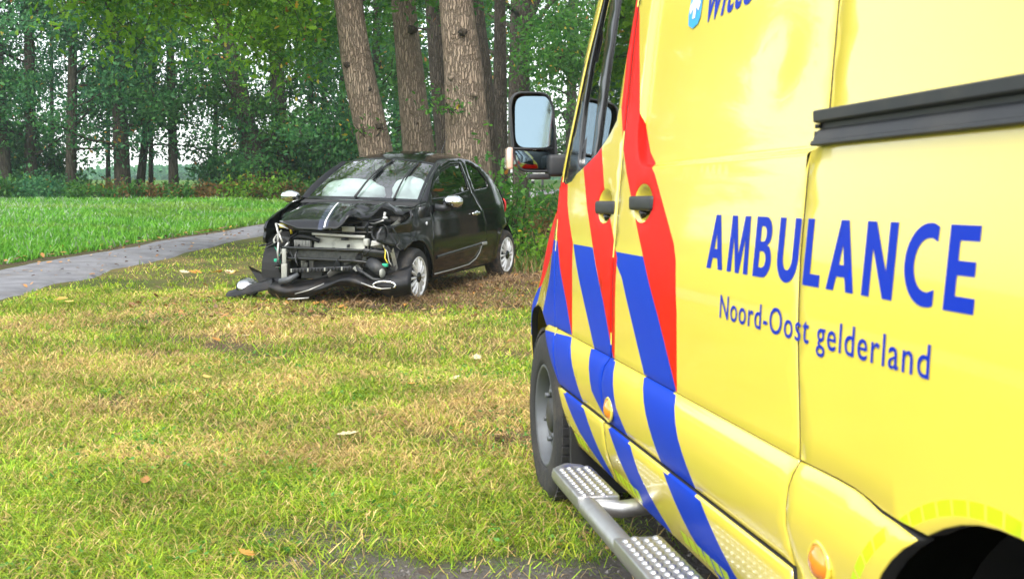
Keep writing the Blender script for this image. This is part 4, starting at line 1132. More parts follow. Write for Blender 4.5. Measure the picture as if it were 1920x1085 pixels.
for s in (1, -1):                                                     # windscreen pillars
    ed = [(.50, 1.287), (.57, 1.40), (.66, 1.56), (.745, 1.72), (.88, 1.96), (.97, 2.09)]
    k = [(0, .34, 1.30), (.2, .46, 1.46), (.4, .585, 1.62), (.6, .705, 1.785), (.8, .83, 1.945), (1, .95, 2.10)]
    low, up_ = MB(), MB()
    for mbx, lo_, hi_ in ((low, 0, 4), (up_, 3, 6)):
        G = []
        for (eu, ew), (_, ku, kw) in list(zip(ed, k))[lo_:hi_]:
            a = P_((eu, -s * float(v_of(eu, ew, False)), ew)); b = P_((ku, -s * .80, kw)); m_ = (a + b) / 2 + P_((-.03, -s * .03, .01))
            G.append([a, (a + m_) / 2 + P_((-.008, -s * .008, 0)), m_, (b + m_) / 2, b])
        mbx.grid(G)
    low.build('mirror_triangle', m_blk, van); up_.build('windscreen_pillar', m_yel, van)
cr = np.array([(.34, 1.30), (.05, 1.25), (-.3, 1.17), (-.6, 1.06), (-.82, .93)])
G = []
for u_, w_ in cr:
    vs = float(v_of(u_, w_ - .01, False)); G.append([(u_ - .12 * (1 - s_ * s_), -s_ * vs, w_ + .06 * (1 - s_ ** 4)) for s_ in S])
mb = MB(); mb.grid(G); mb.build('bonnet', m_yel, van)
G = []
for w_, du in ((.94, 0), (.85, -.06), (.70, -.11), (.55, -.13), (.40, -.10), (.28, -.03)):
    G.append([(-.82 + du - .13 * (1 - s_ * s_), -s_ * .735 * (1 if abs(s_) < .99 else 1), w_) for s_ in S])
mb = MB(); mb.grid(G); fb = mb.build('front_bumper', m_yel, van)
mb = MB(); mb.box((-1.045, 0, .80), (.03, .9, .20), bev=.01); mb.build('grille', m_blk, van)
for s in (-1, 1):
    mb = MB(); mb.blob((-.86, s * .60, .83), (.08, .14, .11)); mb.build('headlight', m_lens, van)
G = [[(4.90 + .02 * math.cos(s_ * 1.5), -s_ * float(v_of(4.9, w_, False)), w_ if w_ < 2.27 else 2.28 + .28 * (1 - abs(s_) ** 3.2)) for s_ in S] for w_ in np.linspace(.40, 2.28, 12)]
mb = MB(); mb.grid(G); mb.build('rear_door', m_yel, van)

# driver's window: front quarterlight and drop glass with the black bar and seals between
wf = lambda dv: (lambda u, w, d: surf_l(u, w, d - dv))      # dv < 0: proud of the sheet
panel('quarterlight', [(.81, 1.345), (.985, 1.372), (1.0, 1.52), (1.01, 1.90), (1.01, 2.0), (.95, 2.0), (.905, 1.92), (.825, 1.72), (.79, 1.57), (.785, 1.43)], wf(.014), m_vglass, van, .08, flange=0)
panel('door_window', [(1.045, 1.39), (1.096, 1.395), (1.24, 1.447), (1.318, 1.49), (1.340, 1.606), (1.370, 1.71), (1.385, 1.80), (1.385, 2.0), (1.09, 2.0), (1.085, 1.74), (1.06, 1.46)], wf(.016), m_vglass, van, .08, flange=0)
panel('window_bar', [(.98, 1.362), (1.05, 1.375), (1.063, 1.46), (1.09, 1.74), (1.10, 2.015), (1.005, 2.015), (1.0, 1.70), (.985, 1.45)], wf(.008), m_blkg, van, .06, flange=.02)
# black seal around the opening
inn = [(1.386, 2.0), (1.386, 1.80), (1.372, 1.715), (1.342, 1.61), (1.318, 1.492), (1.235, 1.448), (1.09, 1.396), (.95, 1.364), (.83, 1.343), (.795, 1.355), (.785, 1.43), (.79, 1.57), (.83, 1.72), (.91, 1.93), (.96, 2.0)]
panel('window_seal', W_HOLE, wf(.006), m_blkg, van, .05, holes=[inn], flange=.02)

# cab interior
mb = MB(); mb.box((.62, 0, 1.13), (.55, 1.62, .30), bev=.06); mb.build('dashboard', m_seat, van)
for y in (-.48, .48):
    mb = MB(); mb.box((1.18, y, .95), (.50, .50, .18), bev=.05); mb.box((1.44, y, 1.32), (.14, .48, .68), bev=.06); mb.box((1.47, y, 1.74), (.10, .26, .18), bev=.04); mb.build('seat', m_seat, van)
mb = MB(); A = np.linspace(0, 2 * np.pi, 25); mb.tube([(.92 + .07 * math.sin(a), -.45 + .19 * math.cos(a), 1.28 + .18 * math.sin(a)) for a in A], .014, 7, False); mb.tube([(.92, -.45, 1.28), (.7, -.45, 1.2)], .03, 8); mb.build('steering_wheel', m_blkg, van)

# handles
def barbox(u0, u1, w0, w1, v0, v1, name, m, bev=.008, parent=van):
    mb = MB(); mb.box(((u0 + u1) / 2, -(v0 + v1) / 2, (w0 + w1) / 2), (u1 - u0, v1 - v0, w1 - w0), bev=bev); return mb.build(name, m, parent)
for par, u0, u1, w0, w1 in ((dr, 1.165, 1.405, 1.190, 1.232), (sd_, 1.60, 1.835, 1.206, 1.247)):
    v0 = float(v_of((u0 + u1) / 2, 1.28, False))
    h_ = barbox(u0, u1, w0, w1, v0 - .012, v0 + .014, 'door_handle', m_blk, .010, par)
    mb = MB(); mb.tube([(u0 + .10, -(v0 - .03), w0 - .002), (u0 + .10, -(v0 + .004), w0 - .012)], .012, 10); mb.build('lock', m_blkg, par)

# sliding door rail
prof = [(1.4005, .001), (1.4005, .018), (1.398, .021), (1.381, .019), (1.378, .016), (1.376, .004), (1.367, .003), (1.364, .008), (1.360, .012), (1.346, .016), (1.3435, .020), (1.338, .021), (1.3355, .018), (1.3350, .001)]
G = [[(u_, -(float(v_of(u_, 1.36, False)) + d_v - .0015 + (1.36 - w_) * .08), w_) for w_, d_v in prof] for u_ in np.linspace(2.914, 4.72, 14)]
mb = MB(); mb.grid(G); rail = auto_sharp(mb.build('door_rail', m_blk, van), 30)
mb = MB(); mb.box((2.916, -.965, 1.3715), (.008, .012, .008)); mb.box((2.916, -.965, 1.352), (.008, .014, .020)); mb.build('rail_stop', m_blkg, rail)

# side marker lamps
for u_, w_ in ((1.475, .597), (3.045, .598)):
    v_ = .99 + .018
    mb = MB()
    G = [[(u_ + .036 * math.cos(a) * r_, -(v_ - .004 + .016 * math.sqrt(max(0, 1 - r_ * r_))), w_ + .030 * math.sin(a) * r_) for a in np.linspace(0, 2 * np.pi, 20, endpoint=False)] for r_ in (1, .9, .7, .4, .02)]
    mb.grid(G, closed=True); l_o = mb.build('side_marker_lamp', m_amber, van)
    mb = MB(); mb.tube([(u_ + .042 * math.cos(a), -v_ + .004, w_ + .035 * math.sin(a)) for a in np.linspace(0, 2 * np.pi, 24)], .005, 6, False); mb.build('lamp_rim', m_yel, l_o)

# wheels
def van_wheel(u_, side):
    y0 = -side * .820; so_ = -side
    mb = MB(); mb.lathe([(.205, .085), (.215, .108), (.235, .113), (.300, .116), (.335, .106), (.352, .085), (.359, .05), (.360, 0), (.359, -.05), (.352, -.085), (.30, -.11), (.215, -.105)], 64)
    V = P_(mb.V); V[:, 1] *= so_; mb.V = [tuple(p) for p in V]
    w_ = mb.build('wheel', m_rub, van); w_.location = (u_, y0, .312); w_.scale = (1.035, 1, 1.035)
    tr = MB()                                                          # tread blocks
    for i in range(60):
        a = 2 * math.pi * i / 60
        for j, yy in enumerate((-.085, -.045, 0, .045, .085)):
            aa = a + (j % 2) * .05; c_, s_ = math.cos(aa), math.sin(aa)
            tr.box((.358 * c_, yy, .358 * s_), (.012, .034, .026), rot=[[c_, 0, -s_], [0, 1, 0], [s_, 0, c_]])
    tr.build('tread', m_rub, w_, False)['kind'] = 'stuff'
    rb = MB(); rb.lathe([(.212, .104), (.205, .108), (.196, .100), (.188, .055), (.180, .030), (.165, .045), (.150, .062), (.118, .072), (.090, .060), (.084, .040), (.0, .040)], 48)
    V = P_(rb.V); V[:, 1] *= so_; rb.V = [tuple(p) for p in V]; rb.build('rim', m_wsteel, w_)
    for i in range(8):
        a = 2 * math.pi * i / 8
        mb = MB(); mb.blob((.158 * math.cos(a), so_ * .052, .158 * math.sin(a)), (.022, .012, .022)); mb.build('rim_hole', m_liner, w_)
    for i in range(6):
        a = 2 * math.pi * i / 6 + .3
        mb = MB(); mb.tube([(.105 * math.cos(a), so_ * .06, .105 * math.sin(a)), (.105 * math.cos(a), so_ * .088, .105 * math.sin(a))], .012, 6); mb.build('wheel_nut', m_wsteel, w_)
    mb = MB(); mb.lathe([(.075, .04), (.072, .078), (.055, .088), (.0, .090)], 24); V = P_(mb.V); V[:, 1] *= so_; mb.V = [tuple(p) for p in V]; mb.build('hub_cap', m_blk, w_)
    return w_
for u_ in (0, 3.62):
    for s in (1, -1): van_wheel(u_, s)

# side step: steel tube with two studded treads
VS, WS = 1.098, .335
mb = MB()
mb.tube([(1.20, -.99, WS - .02), (1.165, -1.03, WS - .005), (1.165, -1.07, WS), (1.20, -VS, WS), (1.26, -VS, WS), (2.9, -VS, WS), (2.96, -1.07, WS), (2.97, -1.0, WS - .02)], .030, 14)
for u_ in (1.60, 2.5): mb.tube([(u_, -VS, WS), (u_ + .02, -1.0, WS - .01), (u_ + .03, -.7, WS + .02)], .026, 10)
step_o = mb.build('side_step', m_steel, van)
for a, b in ((1.225, 1.615), (2.045, 2.62)):
    mb = MB(); mb.box(((a + b) / 2, -1.066, WS + .012), (b - a, .128, .038), bev=.006)
    tp = mb.build('tread_plate', m_steel, step_o)
    mb = MB(); nu = int((b - a) / .037)
    for i in range(nu):
        for j in range(4):
            c = P_((a + .022 + i * .037 + (j % 2) * .0185, -1.020 - j * .0285, WS + .031))
            if c[0] > b - .012: continue
            G = [[(c[0] + .0115 * r_ * math.cos(q), c[1] + .0115 * r_ * math.sin(q), c[2] + .007 * math.sqrt(max(0, 1 - r_ * r_))) for q in np.linspace(0, 2 * np.pi, 10, endpoint=False)] for r_ in (1, .75, .45, .05)]
            mb.grid(G, closed=True)
    mb.build('tread_studs', m_steel, tp)['kind'] = 'stuff'

# door mirror
MU, = (.385,)
def mir(dv, w, du=0): return (MU + du, -dv, w)
def srect(n, a, b, p=4.5, cv=1.043, cw=1.497):
    A = np.linspace(0, 2 * np.pi, n, endpoint=False); c, s_ = np.cos(A), np.sin(A)
    x = np.sign(c) * np.abs(c) ** (2 / p) * a; y = np.sign(s_) * np.abs(s_) ** (2 / p) * b
    x = x + .012 * (y / b) * -1                                         # leans out at the foot
    return cv - x, cw + y
mb = MB(); G = []
for du, a, b in ((-.13, .030, .07), (-.125, .055, .11), (-.10, .076, .140), (-.06, .086, .153), (-.01, .090, .157), (.004, .088, .155), (.006, .082, .149), (-.012, .080, .147)):
    vv_, ww_ = srect(40, a, b); G.append([(MU + du, -x_, y_) for x_, y_ in zip(vv_, ww_)])
mb.grid(G, closed=True); n_ = 40
mirror = mb.build('door_mirror', m_blk, van)
def mglass(name, w0, w1, a, n, par):
    mb = MB(); cw = (w0 + w1) / 2; h = (w1 - w0) / 2; A = np.linspace(0, 2 * np.pi, 36, endpoint=False)
    ring = []
    for r_ in (1, .6, .05):
        row = []
        for q in A:
            x = np.sign(math.cos(q)) * abs(math.cos(q)) ** .42 * a * r_; y = np.sign(math.sin(q)) * abs(math.sin(q)) ** .42 * h * r_
            row.append((MU - .006 + x * n - y * (.07 if name == 'mirror_glass' else 0) + (.006 * (1 - r_ * r_) if name != 'mirror_glass' else 0), -(1.043 + x - .010 * (cw - 1.497) / .15), cw + y))
        ring.append(row)
    ring.append([tuple(np.mean(P_(ring[-1]), 0))] * 36); mb.grid(ring, closed=True); return mb.build(name, m_mirror, par)
mglass('mirror_glass', 1.437, 1.636, .075, -.07, mirror); mglass('wide_angle_mirror', 1.356, 1.428, .075, .12, mirror)
barbox(.378, .392, 1.428, 1.437, .966, 1.122, 'mirror_divider', m_blkg, .002, mirror)
mb = MB(); mb.box((.37, -.93, 1.368), (.10, .12, .085), bev=.015); mb.box((.40, -.885, 1.36), (.16, .06, .15), bev=.02); mb.build('mirror_arm', m_blk, mirror)
mb = MB(); mb.box((.355, -1.137, 1.395), (.09, .022, .085), bev=.009); mb.build('indicator_lamp', mat('clear_orange_lens', (.75, .50, .40), .15, coat=1), mirror)
mb = MB(); mb.box((.37, -1.02, 1.325), (.06, .085, .022), bev=.006); mb.build('mirror_sensor', m_blk, mirror)

# lettering: flat film on the side panels
def text_decal(name, txt, u0, u1, w0, w1, m, bold=.02, shear=0., space=1.0, fit_h=None, dv=.0014):
    cu = bpy.data.curves.new(name, 'FONT'); cu.body = txt; cu.size = 1; cu.offset = bold; cu.shear = shear; cu.space_character = space; cu.resolution_u = 5
    ob = bpy.data.objects.new('tmp_text', cu); COL.objects.link(ob)
    dg = bpy.context.evaluated_depsgraph_get(); dg.update()
    me = bpy.data.meshes.new_from_object(ob.evaluated_get(dg)); COL.objects.unlink(ob); bpy.data.objects.remove(ob)
    n = len(me.vertices); co = np.empty(n * 3, np.float32); me.vertices.foreach_get('co', co); co = co.reshape(-1, 3)
    lo, hi = co.min(0), co.max(0)
    u = u0 + (co[:, 0] - lo[0]) / (hi[0] - lo[0]) * (u1 - u0); w = w0 + (co[:, 1] - lo[1]) / (hi[1] - lo[1]) * (w1 - w0)
    # cut long triangles so that the film follows the sheet
    P = np.c_[u, -(v_of(u, w) + dv), w].astype(np.float32)
    me.vertices.foreach_set('co', P.ravel()); me.name = name; me.materials.clear(); me.update()
    me.calc_loop_triangles(); root = empty(name); root.parent = van
    par_ = list(range(n))
    def find(i):
        while par_[i] != i: par_[i] = par_[par_[i]]; i = par_[i]
        return i
    for e in me.edges: par_[find(e.vertices[0])] = find(e.vertices[1])
    isl = {}
    for i in range(n): isl.setdefault(find(i), []).append(i)
    L_ = sorted(isl.values(), key=lambda q: u[q].min()); G_ = []
    for q in L_:
        if G_ and u[q].min() < u[G_[-1]].max() - .3 * (u[q].max() - u[q].min()): G_[-1] = G_[-1] + q
        else: G_.append(q)
    polys = [tuple(p.vertices) for p in me.polygons]
    for q in G_:
        mp = {v: i for i, v in enumerate(q)}; np_mesh('letter', P[q], [tuple(mp[v] for v in p) for p in polys if p[0] in mp], root, m, False)
    bpy.data.meshes.remove(me); return root
m_ink = mat('blue_lettering', (.0, .026, .40), .4, spec=.1)
# AMBULANCE drawn in strokes; a letter: polygons (with holes) in a unit box, widths relative to the height
def arc(cx, cy0, rx, ry, a0, a1, n=12): A = np.radians(np.linspace(a0, a1, n)); return [(cx + rx * math.cos(a), cy0 + ry * math.sin(a)) for a in A]
k_ = .21
LET = {'A': (.78, [(0, 0), (.215, 0), (.275, .20), (.505, .20), (.565, 0), (.78, 0), (.50, 1), (.28, 1)], [[(.325, .37), (.455, .37), (.39, .66)]]),
       'M': (.92, [(0, 0), (.19, 0), (.215, .62), (.375, 0), (.545, 0), (.705, .62), (.73, 0), (.92, 0), (.86, 1), (.63, 1), (.46, .33), (.29, 1), (.06, 1)], []),
       'B': (.68, [(0, 0)] + arc(.36, .29, .31, .29, -90, 52) + [(.47, .535)] + arc(.36, .745, .265, .255, -38, 90) + [(0, 1)], [[(.21, .16)] + arc(.33, .295, .13, .135, -90, 90, 8) + [(.21, .43)], [(.21, .59)] + arc(.32, .715, .10, .125, -90, 90, 8) + [(.21, .84)]]),
       'U': (.74, [(0, 1), (0, .38)] + arc(.37, .37, .37, .385, 180, 360, 18) + [(.74, 1), (.53, 1), (.53, .40)] + arc(.37, .38, .16, .20, 360, 180, 12) + [(.21, 1)], []),
       'L': (.52, [(0, 0), (.52, 0), (.52, .18), (.21, .18), (.21, 1), (0, 1)], []),
       'N': (.76, [(0, 0), (.20, 0), (.20, .64), (.53, 0), (.76, 0), (.76, 1), (.56, 1), (.56, .36), (.23, 1), (0, 1)], []),
       'C': (.68, [(.68, .025), (.68, .215)] + arc(.50, .50, .28, .325, 295, 65, 18)[::-1][::-1][:0] + [(.55, .175)] + arc(.50, .50, .285, .325, 270, 90, 16) + [(.56, .825), (.67, .785), (.68, .965), (.58, 1.005)] + arc(.50, .50, .50, .51, 90, 270, 22) + [(.60, -.005)], []),
       'E': (.58, [(0, 0), (.58, 0), (.58, .18), (.21, .18), (.21, .42), (.54, .42), (.54, .59), (.21, .59), (.21, .82), (.57, .82), (.57, 1), (0, 1)], [])}
wt_ = sum(LET[c][0] for c in 'AMBULANCE'); gap_ = .21; tot_ = wt_ + gap_ * 8
word = empty('lettering', None); word.parent = van
x_ = 0.
for c in 'AMBULANCE':
    w0_, ol, hl = LET[c]
    f_ = lambda P: P_([(2.335 + (x_ + a) / tot_ * 1.157, 1.080 + b * .123) for a, b in P])
    panel('letter', f_(ol), wf(-.0010), m_ink, word, .02, holes=[f_(h) for h in hl], flange=0)
    x_ += w0_ + gap_
text_decal('lettering', 'Noord-Oost gelderland', 2.452, 3.387, .958, 1.027, m_ink, .004, 0, 1.12)
text_decal('lettering', 'witte kruis', 2.09, 2.80, 1.676, 1.80, m_ink, .006, .28, 1.0)
sh = [(1.95, 1.80), (1.936, 1.72), (1.945, 1.69), (1.985, 1.677), (2.025, 1.684), (2.04, 1.70), (2.045, 1.80)]
panel('emblem', sh, wf(-.0025), m_cyan, van, .02, flange=0)
em = MB()
for a in (90, 18 + 12, 150):
    c, s_ = math.cos(R(a)), math.sin(R(a))
    q = [(1.988 + c * .048 * e + -s_ * .012 * f, 1.752 + s_ * .050 * e + c * .012 * f) for e, f in ((-1, -1), (1, -1), (1, 1), (-1, 1))]
    em.add([(a_, -(float(v_of(a_, b_)) + .0035 + .0004 * a / 90), b_) for a_, b_ in q], [(0, 1, 2, 3)])
em.build('emblem_star', m_white_, van, False)

# ============================================================ WRECKED CAR
# car frame: x rearwards from the front axle, y to the driver's side, z up (y is mirrored when a mesh is made)
def car_axes(ro, ph, ya):
    def T(p):
        x, y, z = p; y, z = y * math.cos(ro) - z * math.sin(ro), y * math.sin(ro) + z * math.cos(ro)
        x, z = x * math.cos(ph) - z * math.sin(ph), x * math.sin(ph) + z * math.cos(ph)
        return (x * math.sin(ya) + y * math.cos(ya), x * math.cos(ya) - y * math.sin(ya), z)
    return [T(e) for e in ((1, 0, 0), (0, -1, 0), (0, 0, 1))]
cx_, cyy_, cz_ = car_axes(-.03, .0425, .37)
CAR_O = (-1.67, 12.05, .217)
CAR_M = Matrix([[cx_[i], cyy_[i], cz_[i], CAR_O[i]] for i in range(3)] + [[0, 0, 0, 1]])
car = empty('wrecked_car', CAR_M, 'small black hatchback with a smashed open front end, standing on the grass before the oaks', 'car')

m_paint = mat('black_paint', (.002, .0024, .0032), .10, coat=.35, spec=.3, bump=.006, bscale=30, dirt=((.08, .07, .05), .05, 4))
m_paintd = mat('scuffed_black_paint', (.004, .005, .006), .2, coat=.4, spec=.35, bump=.04, bscale=9, dirt=((.20, .18, .15), .08, 8))
m_win = glass_mat('car_window', (.36, .46, .43), 1.8, .0, .05)
m_ws = glass_mat('windscreen_glass', (.80, .92, .88), 2.4, .0, .11)
m_alu = mat('alloy_wheel', (.78, .78, .77), .3, metal=.35, dirt=((.20, .14, .09), .4, 14))
m_mud = mat('muddy_rubber', (.022, .021, .020), .85, bump=.3, bscale=60, dirt=((.20, .13, .08), .9, 9))
m_skin0 = mat('torn_black_skin', (.012, .012, .013), .4, bump=.1, bscale=25)
m_rad = mat('radiator_alloy', (.52, .53, .45), .4, metal=.45, bump=.35, bscale=140, dirt=((.10, .09, .07), .5, 10))
m_fin = mat('bare_metal', (.50, .50, .47), .38, metal=.7, dirt=((.12, .10, .08), .4, 14))
m_pale = mat('pale_plastic', (.36, .37, .33), .5, dirt=((.12, .1, .08), .5, 12))
m_bag = mat('airbag_cloth', (.88, .90, .90), .8, bump=.4, bscale=14)
m_trim = mat('cream_trim', (.38, .36, .31), .6)
m_in = mat('dark_trim', (.018, .018, .019), .75)
m_bstr = mat('blue_stripe', (.006, .012, .04), .25, coat=.8); m_wstr = mat('white_stripe', (.70, .72, .74), .25, coat=.8)
m_green = mat('green_connector', (.02, .35, .20), .4); m_yelp = mat('yellow_plastic', (.65, .52, .03), .4); m_redp = mat('red_plastic', (.55, .02, .02), .4)

_W = smooth_fn([-.75, -.5, -.2, .1, .5, 1.5, 2.2, 2.5, 2.66, 2.8], [.52, .67, .76, .795, .81, .813, .80, .745, .66, .52], .07)
_g = smooth_fn([.12, .25, .45, .6, .8, .95, 1.15, 1.40, 1.5], [-.06, -.02, 0, .002, -.016, -.060, -.13, -.25, -.31], .035)
def c_y(x, z):
    x = np.asarray(x, float); z = np.asarray(z, float)
    y = _W(x) + _g(z) + .007 * np.exp(-((z - .83 - .02 * x) / .03) ** 2) * sstep(x, -.2, .4)
    for c, r in (((-.02, .29), .35), ((2.39, .29), .355)):
        q = np.hypot(x - c[0], z - c[1]); y = y + .016 * np.exp(-((q - r) / .035) ** 2)
    return y + .0012 * vnoise(x * 4, z * 4, 5)
def c_l(x, z, d): return np.c_[x, c_y(x, z) + d, z]
def c_r(x, z, d): return np.c_[x, -(c_y(x, z) + d), z]
def cl(dv, s=1): return lambda x, z, d: (c_l if s > 0 else c_r)(x, z, d - dv)

RAIL = [(.365, .985), (.47, 1.095), (.70, 1.240), (.955, 1.340), (1.26, 1.398), (1.5, 1.412), (1.8, 1.388), (2.0, 1.328), (2.2, 1.213), (2.4, 1.06), (2.55, .95)]
DTOP = [(1.545, 1.378), (1.26, 1.374), (.955, 1.316), (.70, 1.217), (.47, 1.072), (.388, .988)]
DREAR = [(1.735, .535), (1.703, .71), (1.663, .843), (1.59, .945), (1.525, 1.05), (1.53, 1.20)]
DBOT = [(.366, .300), (.84, .300), (1.275, .312), (1.447, .362), (1.55, .430), (1.66, .485)]
DFRONT = [(.357, .83), (.342, .695), (.337, .56)]
ARCF = [(.341, .333), (.304, .413), (.235, .513), (.134, .604), (.017, .642), (-.103, .630), (-.182, .582), (-.215, .555)]
arc_r = [tuple(p) for p in circle((2.39, .29), .345, 18, 0, 180)]
body_poly = RAIL + [(2.64, .80), (2.69, .6), (2.68, .36), (2.62, .26), (2.735, .29)][:4] + arc_r + [(1.95, .25), (.38, .235), (.362, .293)] + DBOT[0:] + DREAR + DTOP
QWIN = [(1.602, 1.062), (1.606, 1.20), (1.640, 1.355), (1.72, 1.356), (1.818, 1.338), (1.961, 1.268), (2.045, 1.17), (2.048, 1.095), (1.985, 1.075)]
DWIN = [(.475, 1.018), (.50, 1.09), (.70, 1.205), (.955, 1.296), (1.26, 1.352), (1.49, 1.358), (1.478, 1.231), (1.462, 1.072), (1.169, 1.045), (.76, 1.020)]
door_poly = DBOT + DREAR + DTOP + DFRONT
KW = dict(step=.05, flange=.022, rad=.004, flip_y=True)
for s, sf in ((1, c_l), (-1, c_r)):
    panel('body_side', body_poly, sf, m_paint, car, holes=[QWIN], **KW)
    d_o = panel('door', door_poly, sf, m_paint, car, holes=[DWIN], inset=.004, **KW)
    panel('door_window', DWIN, cl(.010, s), m_win, d_o, step=.08, flange=0, flip_y=True)
    panel('quarter_window', QWIN, cl(.010, s), m_win, car, step=.08, flange=0, flip_y=True)
    ws_ = panel('window_seal', chaikin(resample(DWIN, .2), 1), cl(.005, s), m_blkg, d_o, step=.05, holes=[(np.array(DWIN) - np.mean(DWIN, 0)) * (.965, .90) + np.mean(DWIN, 0)], flange=0, flip_y=True)
    # bump strip with a small badge plate, metal strip painting the sill-edge highlight, handle
    G = [[(x_, s * (float(c_y(x_, z_ + dz)) + dv), z_ + dz) for dz, dv in ((-.020, .001), (-.016, .012), (0, .015), (.014, .012), (.018, .001))] for x_, z_ in zip(np.linspace(.42, 1.70, 18), np.linspace(.436, .487, 18))]
    mb = MB(); mb.grid(G); st = mb.build('bump_strip', m_paintd, d_o, flip_y=True)
    mb = MB(); mb.box((1.64, s * (float(c_y(1.64, .487)) + .014), .484), (.13, .012, .030), bev=.004); mb.build('badge_plate', m_fin, st, flip_y=True)
    mb = MB(); mb.tube([(x_, s * (float(c_y(x_, z_)) + .006), z_) for x_, z_ in resample(np.array([(.40, .268), (.84, .272), (1.26, .288), (1.44, .335), (1.53, .395), (1.58, .47)]), .08, False)], .006, 6); mb.build('sill_highlight', m_fin, car, flip_y=True)
    mb = MB(); yv = float(c_y(1.45, .825)); mb.box((1.43, s * (yv + .018), .825), (.20, .022, .030), bev=.010); mb.blob((1.49, s * yv, .825), (.05, .012, .03)); mb.build('door_handle', m_chrome, d_o, flip_y=True)
    # mirrors
    mb = MB(); mb.blob((.50, s * .945, 1.00), (.070, .115, .068)); mi_ = mb.build('door_mirror', m_chrome, car, flip_y=True)
    mb = MB(); mb.tube([(.52, s * .90, .95), (.50, s * .84, .93), (.47, s * .76, .94)], [.045, .035, .035], 10); mb.blob((.515, s * .940, .985), (.066, .108, .064)); mb.build('mirror_arm', m_blk, mi_, flip_y=True)
mb = MB(); mb.blob((.225, float(c_y(.225, .79)) + .002, .79), (.020, .008, .020)); mb.build('side_indicator', m_lens, car, flip_y=True)

# driver-side wing: torn open at the front, dented
def dent(x, z):
    return -.045 * np.exp(-((x + .16) / .16) ** 2 - ((z - .72) / .05) ** 2) + .012 * np.abs(vnoise(x * 9, z * 8, 33)) * sstep(-x, -.25, .15) - .05 * sstep(-x, .28, .48) - .02 * np.exp(-((x + .05 - z * .3 + .2) / .03) ** 2)
wing = [(.383, .985), (.349, .83), (.334, .695), (.329, .56), (.356, .30)] + ARCF + [(-.33, .60), (-.485, .655), (-.47, .735), (-.427, .790), (-.30, .800), (-.14, .822), (-.02, .868), (.03, .93), (.16, .965)]
panel('front_wing', wing, lambda x, z, d: np.c_[x, c_y(x, z) + dent(x, z) + d, z], m_paintd, car, step=.03, flange=.02, rad=.003, flip_y=True)
wing_r = [(.383, .985), (.349, .83), (.334, .695), (.329, .56), (.356, .30)] + ARCF + [(-.36, .58), (-.42, .63), (-.385, .69), (-.41, .735), (-.35, .785), (-.14, .855), (.02, .905), (.16, .958)]
panel('front_wing', wing_r, lambda x, z, d: np.c_[x, -(c_y(x, z) + .5 * dent(x, z) + .03 * sstep(-x, .2, .45) + d), z], m_paintd, car, step=.03, flange=.03, rad=.004, flip_y=True)

# roof, pillars, tailgate
rl_ = np.array(RAIL); zr = smooth_fn(rl_[:, 0], rl_[:, 1], .05)
zc = smooth_fn([.80, .95, 1.2, 1.5, 1.9, 2.25, 2.45], [1.345, 1.408, 1.463, 1.488, 1.470, 1.395, 1.30], .06)
S2 = np.linspace(-1, 1, 29)
def roofpt(x, s): 
    z0 = float(zr(x)); yy = float(c_y(x, z0))
    return (x, s * yy, z0 + max(0., float(zc(x)) - z0) * (1 - abs(s) ** 2.4))
G = []
for t_ in np.linspace(0, 1, 22):
    row = []
    for s_ in S2:
        xf = .995 - .085 * (1 - s_ * s_); row.append(roofpt(xf + (2.22 - xf) * t_, s_))
    G.append(row)
mb = MB(); mb.grid(G); mb.build('roof', m_paint, car, flip_y=True)
def wsb(s): return P_((.335 - .175 * (1 - s * s), s * .655, .992 + .012 * (1 - s * s)))
def wst(s): x = .985 - .085 * (1 - s * s); return P_((x, s * (float(c_y(.985, 1.34)) - .050), 1.360 + .055 * (1 - s * s)))
def wspt(t, s, off=0.):
    p = wsb(s) * (1 - t) + wst(s) * t + P_((-.30, 0, .55)) * .055 * math.sin(math.pi * t) * (1 - .3 * s * s)
    return p + P_((-.5, 0, .85)) * off
G = [[wspt(t_, s_) for s_ in S2] for t_ in np.linspace(0, 1, 14)]
mb = MB(); mb.grid(G); wscr = mb.build('windscreen', m_ws, car, flip_y=True)
mb = MB()
mb.grid([[wspt(t_, s_, .002) for s_ in S2] for t_ in (0, .03, .055)]); mb.grid([[wspt(t_, s_, .002) for s_ in S2] for t_ in (.95, .98, 1)])
for s in (-1, 1): mb.grid([[wspt(t_, s * q, .002) for q in (1, .98, .955)] for t_ in np.linspace(0, 1, 12)])
mb.build('glass_border', m_blkg, wscr, flip_y=True)
for s in (-1, 1):
    G = []
    for t_ in np.linspace(0, 1, 14):
        xr = .365 + (.985 - .365) * t_; a = P_((xr, s * float(c_y(xr, float(zr(xr)))), float(zr(xr)))); b = wspt(t_, s); m_ = (a + b) / 2 + P_((-.012, s * .010, .018))
        G.append([a, a * .6 + m_ * .4 + P_((-.004, s * .004, .006)), m_, b * .6 + m_ * .4 + P_((-.004, 0, .006)), b])
    mb = MB(); mb.grid(G); mb.build('windscreen_pillar', m_paint, car, flip_y=True)
tg = []
for x_, z_, y_ in ((2.22, 0, 0), (2.45, 1.20, .60), (2.60, 1.02, .66), (2.70, .88, .68), (2.74, .62, .66), (2.76, .45, .68), (2.72, .26, .64)):
    if z_ == 0: tg.append([P_(roofpt(2.22, s_)) for s_ in S2]); continue
    tg.append([P_((x_ - .10 * abs(s_) ** 3 + .04 * (1 - s_ * s_), s_ * y_, z_)) for s_ in S2])
mb = MB(); mb.grid(tg[2:]); mb.build('tailgate', m_paint, car, flip_y=True)
mb = MB(); mb.grid([[a * (1 - t_) + b * t_ for a, b in zip(tg[0], tg[2])] for t_ in np.linspace(0, 1, 5)]); mb.build('rear_window', m_win, car, flip_y=True)
